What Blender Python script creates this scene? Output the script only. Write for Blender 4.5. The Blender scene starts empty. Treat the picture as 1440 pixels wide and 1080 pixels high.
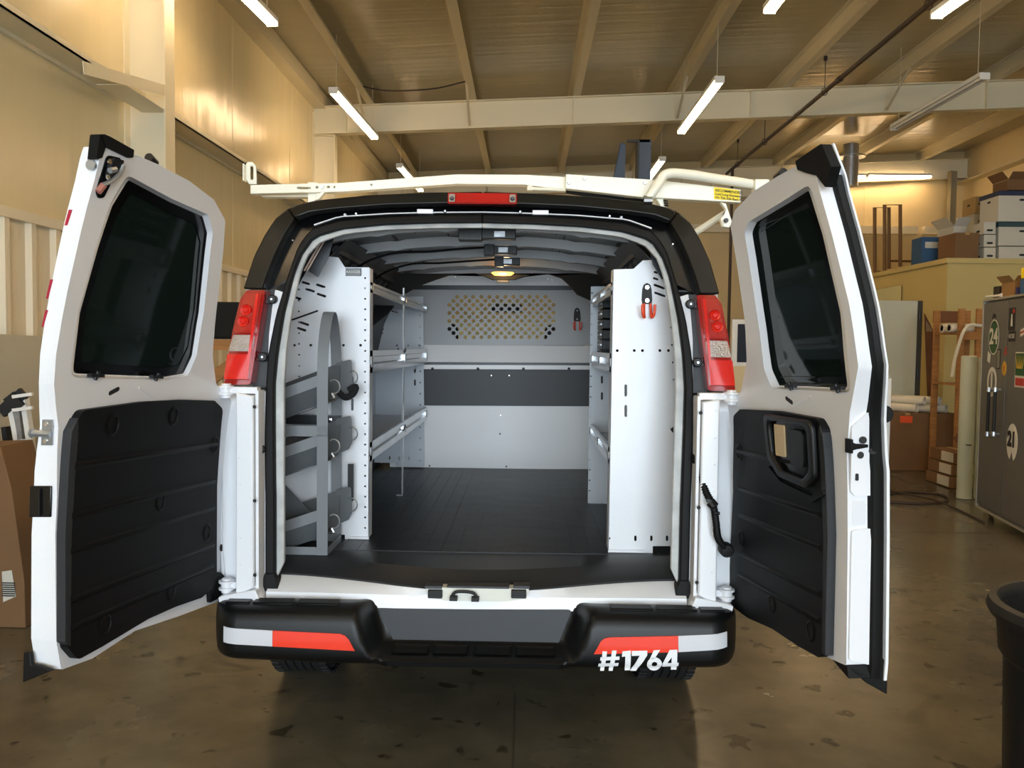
import bpy, bmesh, math, random
from mathutils import Vector, Matrix
from math import radians, sin, cos, pi, atan, atan2
random.seed(7)
SC = bpy.context.scene
COL = SC.collection

# ------------------------------------------------------------------ camera
F = 1165.0; H = 1.58; CX = -0.18
def _cam():
    r = radians(0.7); dx, dy = 740 - 720, 486 - 540
    ux = dx*cos(r) + dy*sin(r); uy = -dx*sin(r) + dy*cos(r)
    pitch = atan(uy/F); yaw = atan(ux/F*cos(pitch))
    f = Vector((-sin(yaw)*cos(pitch), cos(yaw)*cos(pitch), sin(pitch)))
    rt = Vector((cos(yaw), sin(yaw), 0)); up = rt.cross(f)
    return f, cos(r)*rt + sin(r)*up, -sin(r)*rt + cos(r)*up
CF, CR, CU = _cam()
cam = bpy.data.cameras.new('camera'); camo = bpy.data.objects.new('camera', cam); COL.objects.link(camo)
cam.sensor_width = 36; cam.lens = F/1440*36; cam.clip_start = .05; cam.clip_end = 200
m = Matrix((CR, CU, -CF)).transposed().to_4x4(); m.translation = (0, 0, H)
camo.matrix_world = m; SC.camera = camo

def ray(px, py): return CF + CR*((px-720)/F) - CU*((py-540)/F)
def W(px, py, Y):  d = ray(px, py); return Vector((0, 0, H)) + d*(Y/d.y)
def WX(px, py, X): d = ray(px, py); return Vector((0, 0, H)) + d*(X/d.x)
def WZ(px, py, Z): d = ray(px, py); return Vector((0, 0, H)) + d*((Z-H)/d.z)

# ------------------------------------------------------------------ sky, daylight, exposure
wd = bpy.data.worlds.new('daylight'); SC.world = wd; wd.use_nodes = True
bg = wd.node_tree.nodes['Background']; bg.inputs[0].default_value = (.80, .91, 1.0, 1); bg.inputs[1].default_value = 10.0
DOOR = (-4.2, 5.2, 4.4)      # the open roller door behind the camera: x0, x1, height
WALL_Y = -7.5
pl = bpy.data.lights.new('doorway_portal', 'AREA'); pl.shape = 'RECTANGLE'; pl.size = DOOR[1]-DOOR[0]; pl.size_y = DOOR[2]
pl.cycles.is_portal = True
po = bpy.data.objects.new('doorway_portal', pl); COL.objects.link(po)
po.location = ((DOOR[0]+DOOR[1])/2, WALL_Y, DOOR[2]/2); po.rotation_euler = (radians(90), 0, 0)
TUBE = 33.0                  # fluorescent tube radiance
SC.view_settings.view_transform = 'Standard'; SC.view_settings.look = 'None'
SC.view_settings.exposure = 0.0; SC.view_settings.gamma = 1; SC.view_settings.use_curve_mapping = False

# ------------------------------------------------------------------ materials
def lin(c):
    if isinstance(c, str):
        c = [int(c[i:i+2], 16)/255 for i in (0, 2, 4)]
    return tuple(((v/12.92) if v <= .04045 else ((v+.055)/1.055)**2.4) for v in c[:3]) + (1,)
MATS = {}
def mat(name, col, rough=.5, metal=0, bump=0, bscale=(20, 20, 20), var=0, vscale=(3, 3, 3), emit=0, trans=0, coat=0, col2=None, bdist=.01, spec=None, alpha=1, detail=4, aniso=0):
    if name in MATS: return MATS[name]
    m = bpy.data.materials.new(name); m.use_nodes = True; nt = m.node_tree; N = nt.nodes; Lk = nt.links
    b = N['Principled BSDF']; c = lin(col)
    b.inputs['Base Color'].default_value = c; b.inputs['Roughness'].default_value = rough; b.inputs['Metallic'].default_value = metal
    if spec is not None: b.inputs['Specular IOR Level'].default_value = spec
    if trans: b.inputs['Transmission Weight'].default_value = trans
    if coat: b.inputs['Coat Weight'].default_value = coat; b.inputs['Coat Roughness'].default_value = .08
    if emit: b.inputs['Emission Color'].default_value = c; b.inputs['Emission Strength'].default_value = emit
    if alpha < 1: b.inputs['Alpha'].default_value = alpha
    tc = N.new('ShaderNodeTexCoord')
    def noise(sc, det):
        mp = N.new('ShaderNodeMapping'); mp.inputs['Scale'].default_value = sc
        nz = N.new('ShaderNodeTexNoise'); nz.inputs['Scale'].default_value = 1; nz.inputs['Detail'].default_value = det
        Lk.new(tc.outputs['Object'], mp.inputs[0]); Lk.new(mp.outputs[0], nz.inputs['Vector']); return nz
    if var or col2:
        nz = noise(vscale, 5); mx = N.new('ShaderNodeMix'); mx.data_type = 'RGBA'
        c2 = lin(col2) if col2 else tuple(max(0, v*(1-var)) for v in c[:3]) + (1,)
        rp = N.new('ShaderNodeMapRange'); rp.inputs['From Min'].default_value = .35; rp.inputs['From Max'].default_value = .65
        Lk.new(nz.outputs['Fac'], rp.inputs['Value']); Lk.new(rp.outputs[0], mx.inputs['Factor'])
        mx.inputs['A'].default_value = c; mx.inputs['B'].default_value = c2
        Lk.new(mx.outputs['Result'], b.inputs['Base Color'])
    if bump:
        nz = noise(bscale, detail); bp = N.new('ShaderNodeBump'); bp.inputs['Strength'].default_value = bump; bp.inputs['Distance'].default_value = bdist
        Lk.new(nz.outputs['Fac'], bp.inputs['Height']); Lk.new(bp.outputs[0], b.inputs['Normal'])
    MATS[name] = m; return m

white = mat('white_van_paint', 'eef0f4', .22, coat=.5, spec=.5)
whitein = mat('white_inner_paint', 'e9eaee', .3, coat=.2)
blackp = mat('black_plastic', '0c0c0d', .45, bump=.15, bscale=(400, 400, 400), bdist=.001)
trimp = mat('door_trim_plastic', '070708', .55, spec=.25, bump=.3, bscale=(350, 350, 350), bdist=.002)
rubber = mat('rubber_seal', '070707', .6, spec=.3)
satin = mat('satin_black_trim', '100f0c', .35, spec=.35)
glossb = mat('gloss_black', '080809', .2)
bumperm = mat('bumper_plastic', '0a0b0c', .42, spec=.35, bump=.2, bscale=(300, 300, 300), bdist=.001)
bumpgray = mat('bumper_lit_gray', '1c1e22', .5)  # bumper plastic made lighter: light on the recess panel put into colour
lipm = mat('opening_lip_metal', 'c3c4c2', .4, var=.3, vscale=(12, 12, 12))
panelbr = mat('bulkhead_lifted_white', 'f2f3f4', .35, bump=.1, bscale=(60, 60, 60), bdist=.002, var=.05, vscale=(2, 2, 2))  # shelving white brightened: light on the far bulkhead put into its colour
panelw = mat('white_powder_steel', 'dcdee2', .38, metal=.1, bump=.12, bscale=(90, 90, 90), bdist=.002, var=.08, vscale=(2, 2, 2))
galv = mat('galvanised_steel', 'b9bdc2', .35, metal=.8, bump=.1, bscale=(60, 60, 60), var=.2, vscale=(30, 30, 30))
lipst = mat('bright_shelf_edge', 'd0d2d4', .22, metal=.85, var=.15, vscale=(8, 8, 8))
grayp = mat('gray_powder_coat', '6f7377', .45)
grayd = mat('partition_gray', 'a4a7aa', .4)
dband = mat('partition_dark_band', '3a3d40', .5)
roofm = mat('bare_roof_paint', 'a9acaf', .38, var=.15, vscale=(4, 4, 4))
dark_in = mat('dark_inner_metal', '3a3b3d', .5)
fabricd = mat('headliner_cloth', '262524', .95)
matm = mat('ribbed_rubber_mat', '141416', .42, bump=.3, bscale=(4, 4, 4), bdist=.02, var=.3, vscale=(8, 8, 8))
scuff = mat('scuff_plate_plastic', '232426', .35, bump=.2, bscale=(200, 200, 200), bdist=.001)
steel = mat('bright_steel', 'c8c9ca', .25, metal=1)
darksteel = mat('dark_steel', '3a3b3d', .4, metal=.8)
chrome = mat('chrome', 'e0e0e0', .1, metal=1)
redl = mat('red_lens', 'ae0a04', .18, coat=1, bump=.4, bscale=(150, 150, 150), bdist=.002)
redd = mat('dark_red_lens', '9c0604', .15, coat=1)
redb = mat('bright_red_lens', 'dd150b', .2, coat=1)
clearl = mat('clear_lens', 'a89c94', .12, metal=.3, coat=1, bump=.8, bscale=(140, 140, 140), bdist=.004)
tapew = mat('white_reflective_tape', 'd2d3d8', .4)
taper = mat('red_reflective_tape', 'f03a1e', .4)
letw = mat('white_vinyl_lettering', 'f3f4f6', .4)
orange = mat('orange_rubber_grip', 'f0502a', .45)
rackm = mat('ivory_rack_paint', 'f0eddc', .35, coat=.3)
yel = mat('yellow_label', 'ffe012', .5)
inkm = mat('black_ink', '1a1a1a', .6)
glassd = mat('dark_tinted_glass', '141e1b', .04, spec=.35)
frit = mat('glass_frit', '0a0a0a', .15)
clear = mat('clear_glass', 'a8d0a0', .0, trans=1, alpha=.5)
tirem = mat('tire_rubber', '141414', .75, bump=.2, bscale=(60, 60, 60))
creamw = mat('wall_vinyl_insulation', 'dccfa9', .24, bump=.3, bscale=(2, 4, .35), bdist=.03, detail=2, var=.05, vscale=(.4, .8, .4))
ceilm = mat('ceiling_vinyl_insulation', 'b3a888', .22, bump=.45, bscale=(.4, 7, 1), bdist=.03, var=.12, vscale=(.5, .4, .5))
beamm = mat('cream_steel_paint', 'e4dbc0', .45)
beamd = mat('purlin_paint', 'd2c8ab', .5)
ribm = mat('ribbed_liner_paint', 'e6dcc4', .45)
backw = mat('back_wall_paint', 'd8c496', .5, var=.06, vscale=(.5, .5, .5))
mezz = mat('mezzanine_drywall', 'c9b679', .8, var=.06, vscale=(1, 1, 1))
card = mat('cardboard', 'a07a4c', .8, var=.1, vscale=(3, 3, 3))
cardd = mat('brown_cardboard', '7a5a3a', .8, var=.1, vscale=(3, 3, 3))
cardw = mat('white_cardboard', 'c9c6ba', .8)
blueb = mat('blue_cardboard', '2f567e', .7)
navy = mat('navy_lid', '2a3550', .6)
wood = mat('pine_wood', 'b07c46', .7, bump=.2, bscale=(8, 8, 60), var=.25, vscale=(6, 6, 40))
woodd = mat('dark_board', '7a4f33', .7, var=.2, vscale=(5, 5, 2))
pipeb = mat('brown_painted_pipe', '7a5a38', .5)
pipek = mat('dark_iron_pipe', '3a2c22', .5)
paper = mat('rolled_paper', 'e6e0d0', .7)
plast = mat('frosted_plastic_sheet', 'cfd6c4', .35)
cabm = mat('gray_cabinet_paint', '6b6d6f', .35, metal=.2, var=.1, vscale=(2, 2, 2))
whites = mat('plain_white', 'e8e6df', .5)
doorslab = mat('door_slab_paint', 'c4c5b4', .5)
bluem = mat('dark_blue_steel', '26364a', .4, metal=.2)
tubem = mat('fluorescent_tube', 'ffdfb2', .5, emit=TUBE)
tubeoff = mat('unlit_tube', 'e8e6e0', .4)
amber = mat('lit_dome_lens', 'ffb040', .4, emit=6)
greeno = mat('green_sticker', '1f5b2e', .5); redst = mat('red_sticker', 'c03026', .5); yellst = mat('yellow_sticker', 'e0b030', .5)
purple = mat('purple_cloth', '3a3560', .9); blackc = mat('black_cloth', '141416', .95); seatm = mat('seat_cloth', '3b3a38', .9)
binm = mat('black_bin_plastic', '17181b', .5)
screen = mat('dark_screen', '1c2738', .15)

def concrete():
    m = bpy.data.materials.new('polished_concrete'); m.use_nodes = True; nt = m.node_tree; N = nt.nodes; L = nt.links; b = N['Principled BSDF']
    tc = N.new('ShaderNodeTexCoord')
    def nz(s, d=6, dist=0):
        n = N.new('ShaderNodeTexNoise'); n.inputs['Scale'].default_value = s; n.inputs['Detail'].default_value = d; n.inputs['Distortion'].default_value = dist
        L.new(tc.outputs['Object'], n.inputs['Vector']); return n.outputs['Fac']
    def ramp(src, p0, c0, p1, c1):
        r = N.new('ShaderNodeValToRGB'); e = r.color_ramp.elements
        e[0].position = p0; e[0].color = c0; e[1].position = p1; e[1].color = c1; L.new(src, r.inputs[0]); return r.outputs[0]
    def mul(a, c, f=1):
        x = N.new('ShaderNodeMix'); x.data_type = 'RGBA'; x.blend_type = 'MULTIPLY'; x.inputs['Factor'].default_value = f
        L.new(a, x.inputs['A']); L.new(c, x.inputs['B']); return x.outputs['Result']
    base = ramp(nz(.9, 8, .3), .3, lin('564f41'), .7, lin('716957'))
    a = mul(base, ramp(nz(5, 6), .35, (.82, .82, .82, 1), .6, (1, 1, 1, 1)))
    spots = ramp(nz(7.5, 2, .4), .30, (.42, .40, .36, 1), .36, (1, 1, 1, 1)); a = mul(a, spots)
    spots2 = ramp(nz(2.3, 3, .8), .24, (.6, .58, .55, 1), .33, (1, 1, 1, 1)); a = mul(a, spots2)
    L.new(a, b.inputs['Base Color'])
    r = N.new('ShaderNodeMapRange'); r.inputs['To Min'].default_value = .16; r.inputs['To Max'].default_value = .34
    L.new(nz(2.5, 5), r.inputs['Value']); L.new(r.outputs[0], b.inputs['Roughness'])
    bp = N.new('ShaderNodeBump'); bp.inputs['Strength'].default_value = .15; bp.inputs['Distance'].default_value = .01
    L.new(nz(12, 6), bp.inputs['Height']); L.new(bp.outputs[0], b.inputs['Normal'])
    return m
floorm = concrete()

# ------------------------------------------------------------------ mesh helpers
def inside(p, poly):
    x, y = p[0], p[1]; c = False; j = len(poly)-1
    for i in range(len(poly)):
        xi, yi = poly[i][0], poly[i][1]; xj, yj = poly[j][0], poly[j][1]
        if (yi > y) != (yj > y) and x < (xj-xi)*(y-yi)/(yj-yi)+xi: c = not c
        j = i
    return c
class B:
    def __init__(s): s.bm = bmesh.new()
    def add(s, vs, fs):
        v = [s.bm.verts.new(p) for p in vs]
        for f in fs:
            try: s.bm.faces.new([v[i] for i in f])
            except ValueError: pass
        return s
    def box(s, x0, x1, y0, y1, z0, z1):
        return s.add([(x, y, z) for x in (x0, x1) for y in (y0, y1) for z in (z0, z1)],
                     [(0, 1, 3, 2), (4, 6, 7, 5), (0, 4, 5, 1), (2, 3, 7, 6), (0, 2, 6, 4), (1, 5, 7, 3)])
    def bar(s, p0, p1, w, h, up=(0, 0, 1)):
        p0 = Vector(p0); p1 = Vector(p1); d = (p1-p0).normalized(); up = Vector(up)
        a = d.cross(up)
        if a.length < 1e-4: a = d.cross(Vector((0, 1, 0)))
        a.normalize(); c = a.cross(d).normalized()
        vs = [p + a*(i*w/2) + c*(j*h/2) for p in (p0, p1) for i in (-1, 1) for j in (-1, 1)]
        return s.add(vs, [(0, 1, 3, 2), (4, 6, 7, 5), (0, 4, 5, 1), (2, 3, 7, 6), (0, 2, 6, 4), (1, 5, 7, 3)])
    def tube(s, pts, r, n=10, closed=False):
        pts = [Vector(p) for p in pts]; rs = r if isinstance(r, (list, tuple)) else [r]*len(pts)
        rings = []; prev = None
        for i, p in enumerate(pts):
            if closed: d = (pts[(i+1) % len(pts)]-pts[i-1])
            else: d = pts[min(i+1, len(pts)-1)]-pts[max(i-1, 0)]
            d.normalize()
            if prev is None:
                a = d.cross(Vector((0, 0, 1)));
                if a.length < 1e-3: a = d.cross(Vector((1, 0, 0)))
            else: a = prev - d*prev.dot(d)
            a.normalize(); prev = a; c = d.cross(a)
            rings.append([s.bm.verts.new(p + a*cos(2*pi*k/n)*rs[i] + c*sin(2*pi*k/n)*rs[i]) for k in range(n)])
        m = len(rings)
        for i in range(m if closed else m-1):
            q = rings[(i+1) % m]
            for k in range(n): s.bm.faces.new((rings[i][k], rings[i][(k+1) % n], q[(k+1) % n], q[k]))
        if not closed: s.bm.faces.new(rings[0][::-1]); s.bm.faces.new(rings[-1])
        return s
    def cyl(s, p0, p1, r, n=16): return s.tube([p0, p1], r, n)
    def lathe(s, prof, c, n=24, axis='Z', cap=True):
        c = Vector(c); rings = []
        for r, h in prof:
            ring = []
            for k in range(n):
                u, v = r*cos(2*pi*k/n), r*sin(2*pi*k/n)
                o = {'Z': (u, v, h), 'Y': (u, h, v), 'X': (h, u, v)}[axis]
                ring.append(s.bm.verts.new(c+Vector(o)))
            rings.append(ring)
        for i in range(len(rings)-1):
            for k in range(n): s.bm.faces.new((rings[i][k], rings[i][(k+1) % n], rings[i+1][(k+1) % n], rings[i+1][k]))
        if cap: s.bm.faces.new(rings[0][::-1]); s.bm.faces.new(rings[-1])
        return s
    def plate(s, outer, holes, c0, c1, mp, cuts=(), cuta=()):
        t = bmesh.new(); good = []; bbs = []
        for hl in holes:
            xs_ = [p[0] for p in hl]; ys_ = [p[1] for p in hl]; ex_, ey_ = (max(xs_)-min(xs_))*.12, (max(ys_)-min(ys_))*.12; bb = (min(xs_)+ex_, max(xs_)-ex_, min(ys_)+ey_, max(ys_)-ey_)
            if any(bb[0] < q[1] and q[0] < bb[1] and bb[2] < q[3] and q[2] < bb[3] for q in bbs): continue
            if not all(inside(p, outer) for p in hl): continue
            bbs.append(bb); good.append(hl)
        for lp in [outer] + good:
            v = [t.verts.new((a, b, 0)) for a, b in lp]
            for i in range(len(v)): t.edges.new((v[i], v[(i+1) % len(v)]))
        bmesh.ops.triangle_fill(t, use_beauty=True, use_dissolve=False, edges=t.edges[:])
        for z in cuts: bmesh.ops.bisect_plane(t, geom=t.verts[:]+t.edges[:]+t.faces[:], plane_co=(0, z, 0), plane_no=(0, 1, 0))
        for z in cuta: bmesh.ops.bisect_plane(t, geom=t.verts[:]+t.edges[:]+t.faces[:], plane_co=(z, 0, 0), plane_no=(1, 0, 0))
        ex = bmesh.ops.extrude_face_region(t, geom=t.faces[:], use_keep_orig=True)
        top = {e for e in ex['geom'] if isinstance(e, bmesh.types.BMVert)}
        for v in t.verts: v.co.z = c1 if v in top else c0
        t.verts.index_update()
        vm = [s.bm.verts.new(mp(*v.co)) for v in t.verts]
        for f in t.faces:
            try: s.bm.faces.new([vm[v.index] for v in f.verts])
            except ValueError: pass
        t.free(); return s
    def strip(s, A, Bc, closed=False):
        """quads between polylines"""
        a = [s.bm.verts.new(p) for p in A]; b = [s.bm.verts.new(p) for p in Bc]; n = len(a)
        for i in range(n if closed else n-1):
            j = (i+1) % n; s.bm.faces.new((a[i], a[j], b[j], b[i]))
        return s
    def loft(s, rings, closed=True, cap=True):
        R = [[s.bm.verts.new(p) for p in r] for r in rings]; n = len(R[0])
        for i in range(len(R)-1):
            for k in range(n if closed else n-1):
                j = (k+1) % n; s.bm.faces.new((R[i][k], R[i][j], R[i+1][j], R[i+1][k]))
        if cap and closed: s.bm.faces.new(R[0][::-1]); s.bm.faces.new(R[-1])
        return s
    def build(s, name, m, parent=None, bevel=0, seg=2, ang=35, weld=True):
        if weld: bmesh.ops.remove_doubles(s.bm, verts=s.bm.verts[:], dist=1e-6)
        bmesh.ops.recalc_face_normals(s.bm, faces=s.bm.faces[:])
        for f in s.bm.faces: f.smooth = True
        for e in s.bm.edges:
            e.smooth = (len(e.link_faces) == 2 and e.calc_face_angle(0) < radians(ang))
        me = bpy.data.meshes.new(name); s.bm.to_mesh(me); s.bm.free()
        ms = m if isinstance(m, (list, tuple)) else [m]
        for x in ms: me.materials.append(x)
        o = bpy.data.objects.new(name, me); COL.objects.link(o)
        if parent is not None: put(o, parent)
        if bevel:
            b = o.modifiers.new('bevel', 'BEVEL'); b.width = bevel; b.segments = seg; b.limit_method = 'ANGLE'; b.angle_limit = radians(40); b.harden_normals = False
        return o
def world_loc(o):
    l = Vector(o.location) if o.type == 'EMPTY' else Vector((0, 0, 0))
    return l
def put(o, parent):
    o.parent = parent
    if parent.type == 'EMPTY': o.matrix_parent_inverse = Matrix.Translation(-Vector(parent.location))
def thing(name, label, cat, loc, group=None):
    o = bpy.data.objects.new(name, None); COL.objects.link(o); o.location = loc; o.empty_display_size = .1
    o['label'] = label; o['category'] = cat
    if group: o['group'] = group
    return o
def tag(o, label, cat, group=None):
    o['label'] = label; o['category'] = cat
    if group: o['group'] = group
    return o
def struct(o): o['kind'] = 'structure'; return o
def rp(pts, r=.01, n=4):
    """round the corners of a polygon; r scalar or per-corner list"""
    out = []; m = len(pts)
    for i in range(m):
        p = Vector(pts[i]); a = Vector(pts[i-1])-p; b = Vector(pts[(i+1) % m])-p
        rr = r[i] if isinstance(r, (list, tuple)) else r
        if rr <= 0: out.append(tuple(p)); continue
        la, lb = a.length, b.length; a.normalize(); b.normalize()
        ang = math.acos(max(-1, min(1, a.dot(b)))); d = min(rr/max(math.tan(ang/2), .05), la*.45, lb*.45)
        A = p+a*d; C = p+b*d
        for k in range(n+1):
            t = k/n; out.append(tuple((1-t)**2*A + 2*t*(1-t)*p + t*t*C))
    return out
def circ(x, y, r, n=8, sy=1): return [(x+r*cos(2*pi*k/n), y+sy*r*sin(2*pi*k/n)) for k in range(n)]
def slot(x, y, w, h, a=0, n=4):
    """slot outline centred x,y, width w height h rotated by a"""
    r = min(w, h)/2; L = max(w, h)/2-r; pts = []
    for k in range(n+1): t = -pi/2+pi*k/n; pts.append((L+r*cos(t), r*sin(t)))
    for k in range(n+1): t = pi/2+pi*k/n; pts.append((-L+r*cos(t), r*sin(t)))
    if h > w: a += pi/2
    return [(x+p*cos(a)-q*sin(a), y+p*sin(a)+q*cos(a)) for p, q in pts]
def interp(t, xs, ys):
    if t <= xs[0]: return ys[0]
    for i in range(1, len(xs)):
        if t <= xs[i]: return ys[i-1]+(ys[i]-ys[i-1])*(t-xs[i-1])/(xs[i]-xs[i-1])
    return ys[-1]
def smooth(t): t = max(0, min(1, t)); return t*t*(3-2*t)
def resample(pts, n):
    pts = [Vector(p) for p in pts]; d = [0]
    for i in range(1, len(pts)): d.append(d[-1]+(pts[i]-pts[i-1]).length)
    out = []
    for k in range(n):
        t = d[-1]*k/(n-1); i = 1
        while i < len(d)-1 and d[i] < t: i += 1
        u = (t-d[i-1])/max(1e-9, d[i]-d[i-1]); out.append(pts[i-1].lerp(pts[i], u))
    return out
def catmull(pts, n=6):
    P = [Vector(p) for p in pts]; P = [2*P[0]-P[1]] + P + [2*P[-1]-P[-2]]; out = []
    for i in range(1, len(P)-2):
        for k in range(n):
            t = k/n; a, b, c, d = P[i-1:i+3]
            out.append(.5*((2*b)+(c-a)*t+(2*a-5*b+4*c-d)*t*t+(3*b-a-3*c+d)*t**3))
    out.append(P[-2]); return out
def text(name, body, m, size, mw, parent, ext=.0008, off=0, align='CENTER'):
    c = bpy.data.curves.new(name, 'FONT'); c.body = body; c.size = size; c.extrude = ext; c.offset = off; c.align_x = align; c.align_y = 'CENTER'; c.resolution_u = 3
    c.materials.append(m); o = bpy.data.objects.new(name, c); COL.objects.link(o)
    me = bpy.data.meshes.new_from_object(o); bpy.data.objects.remove(o); me.transform(mw)
    o = bpy.data.objects.new(name, me); COL.objects.link(o)
    if parent is not None:
        o.parent = parent
        if parent.type == 'EMPTY': o.matrix_parent_inverse = Matrix.Translation(-Vector(parent.location))
    return o
def frame(loc, right, up):
    r = Vector(right).normalized(); u = Vector(up).normalized(); n = r.cross(u)
    M = Matrix((r, u, n)).transposed().to_4x4(); M.translation = Vector(loc); return M
def sph(bd, c, r, n=10, flat=(1, 1, 1)):
    c = Vector(c); prof = [(max(1e-4, sin(pi*k/n))*r, -cos(pi*k/n)*r) for k in range(n+1)]; 
    rings = [[bd.bm.verts.new(c+Vector((q*cos(2*pi*j/12)*flat[0], q*sin(2*pi*j/12)*flat[1], h*flat[2]))) for j in range(12)] for q, h in prof]
    for i in range(n):
        for k in range(12): bd.bm.faces.new((rings[i][k], rings[i][(k+1) % 12], rings[i+1][(k+1) % 12], rings[i+1][k]))
    return bd

def newton(fn, px, py, g):
    u, v = g
    def pr(p):
        d = Vector(p)-Vector((0, 0, H)); z = d.dot(CF); return 720+F*d.dot(CR)/z, 540-F*d.dot(CU)/z
    for _ in range(25):
        x, y = pr(fn(u, v)); ex, ey = px-x, py-y
        xu, yu = pr(fn(u+1e-4, v)); xv, yv = pr(fn(u, v+1e-4))
        a, c, b_, d = (xu-x)/1e-4, (yu-y)/1e-4, (xv-x)/1e-4, (yv-y)/1e-4; dt = a*d-b_*c
        u += max(-.3, min(.3, (d*ex-b_*ey)/dt)); v += max(-.3, min(.3, (-c*ex+a*ey)/dt))
    return u, v

# ================================================================== THE BUILDING
XL, XR, YB, ZR = -3.55, 10.3, 20.0, .0449
def zb(x): return 5.48 + ZR*(x+3.1)          # underside of the purlins
floor = struct(B().box(XL-.3, XR+.3, WALL_Y-1.5, YB+.3, -.2, 0).build('floor', floorm))
jt = B()
def joint(x0, y0, x1, y1): jt.bar((x0, y0, .0006), (x1, y1, .0006), .007, .0012)
joint(-.03, WALL_Y, -.03, 3.7); joint(XL, 2.62, XR, 2.62); joint(XL, 7.2, XR, 7.2); joint(4.6, WALL_Y, 4.6, 20); joint(XL, 11.8, XR, 11.8)
jt.build('floor_joint', mat('joint_filler', '4a4232', .7), floor)

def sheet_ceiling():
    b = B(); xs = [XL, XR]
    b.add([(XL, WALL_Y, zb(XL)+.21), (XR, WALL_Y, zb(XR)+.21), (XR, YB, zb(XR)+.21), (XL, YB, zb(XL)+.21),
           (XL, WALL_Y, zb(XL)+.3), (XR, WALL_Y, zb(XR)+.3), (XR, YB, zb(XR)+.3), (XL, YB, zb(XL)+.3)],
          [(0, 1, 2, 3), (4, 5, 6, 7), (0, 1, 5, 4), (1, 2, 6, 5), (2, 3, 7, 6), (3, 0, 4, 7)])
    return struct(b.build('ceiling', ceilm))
ceil = sheet_ceiling()
first = None
for x in (-2.66, -.97, .72, 2.41, 4.10, 5.79, 7.48, 9.17):
    z = zb(x)
    b = B().box(x-.006, x+.006, WALL_Y, YB, z+.012, z+.2).box(x-.006, x+.11, WALL_Y, YB, z, z+.012).box(x-.07, x, WALL_Y, YB, z+.195, z+.207)
    b.build('purlin', beamd, ceil)
for Y in (-5.4, 1.0, 7.4, 13.8, 19.85):          # rafters: I sections across the building
    b = B(); t = .012
    def yslab(x0, x1, y0, y1, za, zc):
        b.add([(x, y, zb(x)+dz) for x in (x0, x1) for y in (y0, y1) for dz in (za, zc)],
              [(0, 1, 3, 2), (4, 6, 7, 5), (0, 4, 5, 1), (2, 3, 7, 6), (0, 2, 6, 4), (1, 5, 7, 3)])
    yslab(XL, XR, Y-.006, Y+.006, -.44, -.012); yslab(XL, XR, Y-.09, Y+.09, -.455, -.44); yslab(XL, XR, Y-.09, Y+.09, -.014, -.001)
    for x in (-3.0, .72, 3.6, 7.4): yslab(x-.005, x+.005, Y-.085, Y+.085, -.44, -.014)
    b.build('rafter', beamm, ceil)
    bb = B()
    for x in (-.97, 2.41, 5.79, -2.66):
        bb.bar((x, Y-.9, zb(x)+.02), (x, Y-.09, zb(x)-.42), .04, .005)
    bb.build('flange_brace', beamd, ceil)

def vwall(name, x0, x1, y0, y1, z1, m):
    b = B().add([(x, y, z) for x in (x0, x1) for y in (y0, y1) for z in (0, z1(x))],
                [(0, 1, 3, 2), (4, 6, 7, 5), (0, 4, 5, 1), (2, 3, 7, 6), (0, 2, 6, 4), (1, 5, 7, 3)])
    return struct(b.build(name, m))
top = lambda x: zb(x)+.28
wl = vwall('wall_left', XL-.15, XL, WALL_Y, YB, top, creamw)
wr = vwall('wall_right', XR, XR+.15, WALL_Y, YB, top, backw)
wb = vwall('wall_back', XL-.15, XR+.15, YB, YB+.15, top, backw)
b = B()
for x0, x1, za in ((XL-.15, DOOR[0] if DOOR[0] > XL else XL, 0), (DOOR[1], XR+.15, 0)):
    if x1 > x0+.01: b.box(x0, x1, WALL_Y-.2, WALL_Y, 0, 6.2)
b.box(XL, DOOR[1], WALL_Y-.2, WALL_Y, DOOR[2], 6.0)
struct(b.build('wall_front', creamw, weld=False))
# girts, wall seams, eave strut
for z in (3.66,):
    for y0, y1 in ((WALL_Y, 7.2), (7.62, 13.6), (14.02, YB)):
        B().box(XL, XL+.24, y0, y1, z, z+.012).box(XL+.228, XL+.24, y0, y1, z, z+.05).box(XL, XL+.03, y0, y1, z-.03, z).build('girt', beamm, wl)
B().box(XL, XL+.2, WALL_Y, YB, zb(XL)-.02, zb(XL)).box(XL+.19, XL+.2, WALL_Y, YB, zb(XL), zb(XL)+.2).build('eave_strut', beamd, wl)
for y in [2.4*k+.4 for k in range(-3, 9)]:
    B().box(XL-.001, XL+.004, y-.012, y+.012, 2.4, zb(XL)).build('vinyl_seam', creamw, wl)
for y in (-5.4, 1.0, 7.4, 13.8, 19.8):
    b = B().box(XL, XL+.36, y-.008, y+.008, 0, zb(XL)-.46).box(XL+.35, XL+.365, y-.1, y+.1, 0, zb(XL)-.46).box(XL, XL+.012, y-.1, y+.1, 0, zb(XL)-.1)
    b.box(XL+.01, XL+.35, y-.1, y+.1, 4.985, 4.998)
    for z in (4.9, 4.75): b.cyl((XL+.2, y-.014, z), (XL+.2, y, z), .02, 8)
    b.build('column', beamm, wl)
b = B().bar((XL+.12, 5.2, 3.9), (XL+.02, 7.25, 5.1), .012, .012); b.build('brace_rod', beamm, wl)
B().box(XL+.12, XL+.36, 6.6, 7.38, 3.6, 3.606).bar(WX(117, 95, XL+.36), WX(232, 127, XL+.36), .006, .09).build('splice_plate', beamm, wl)
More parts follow.
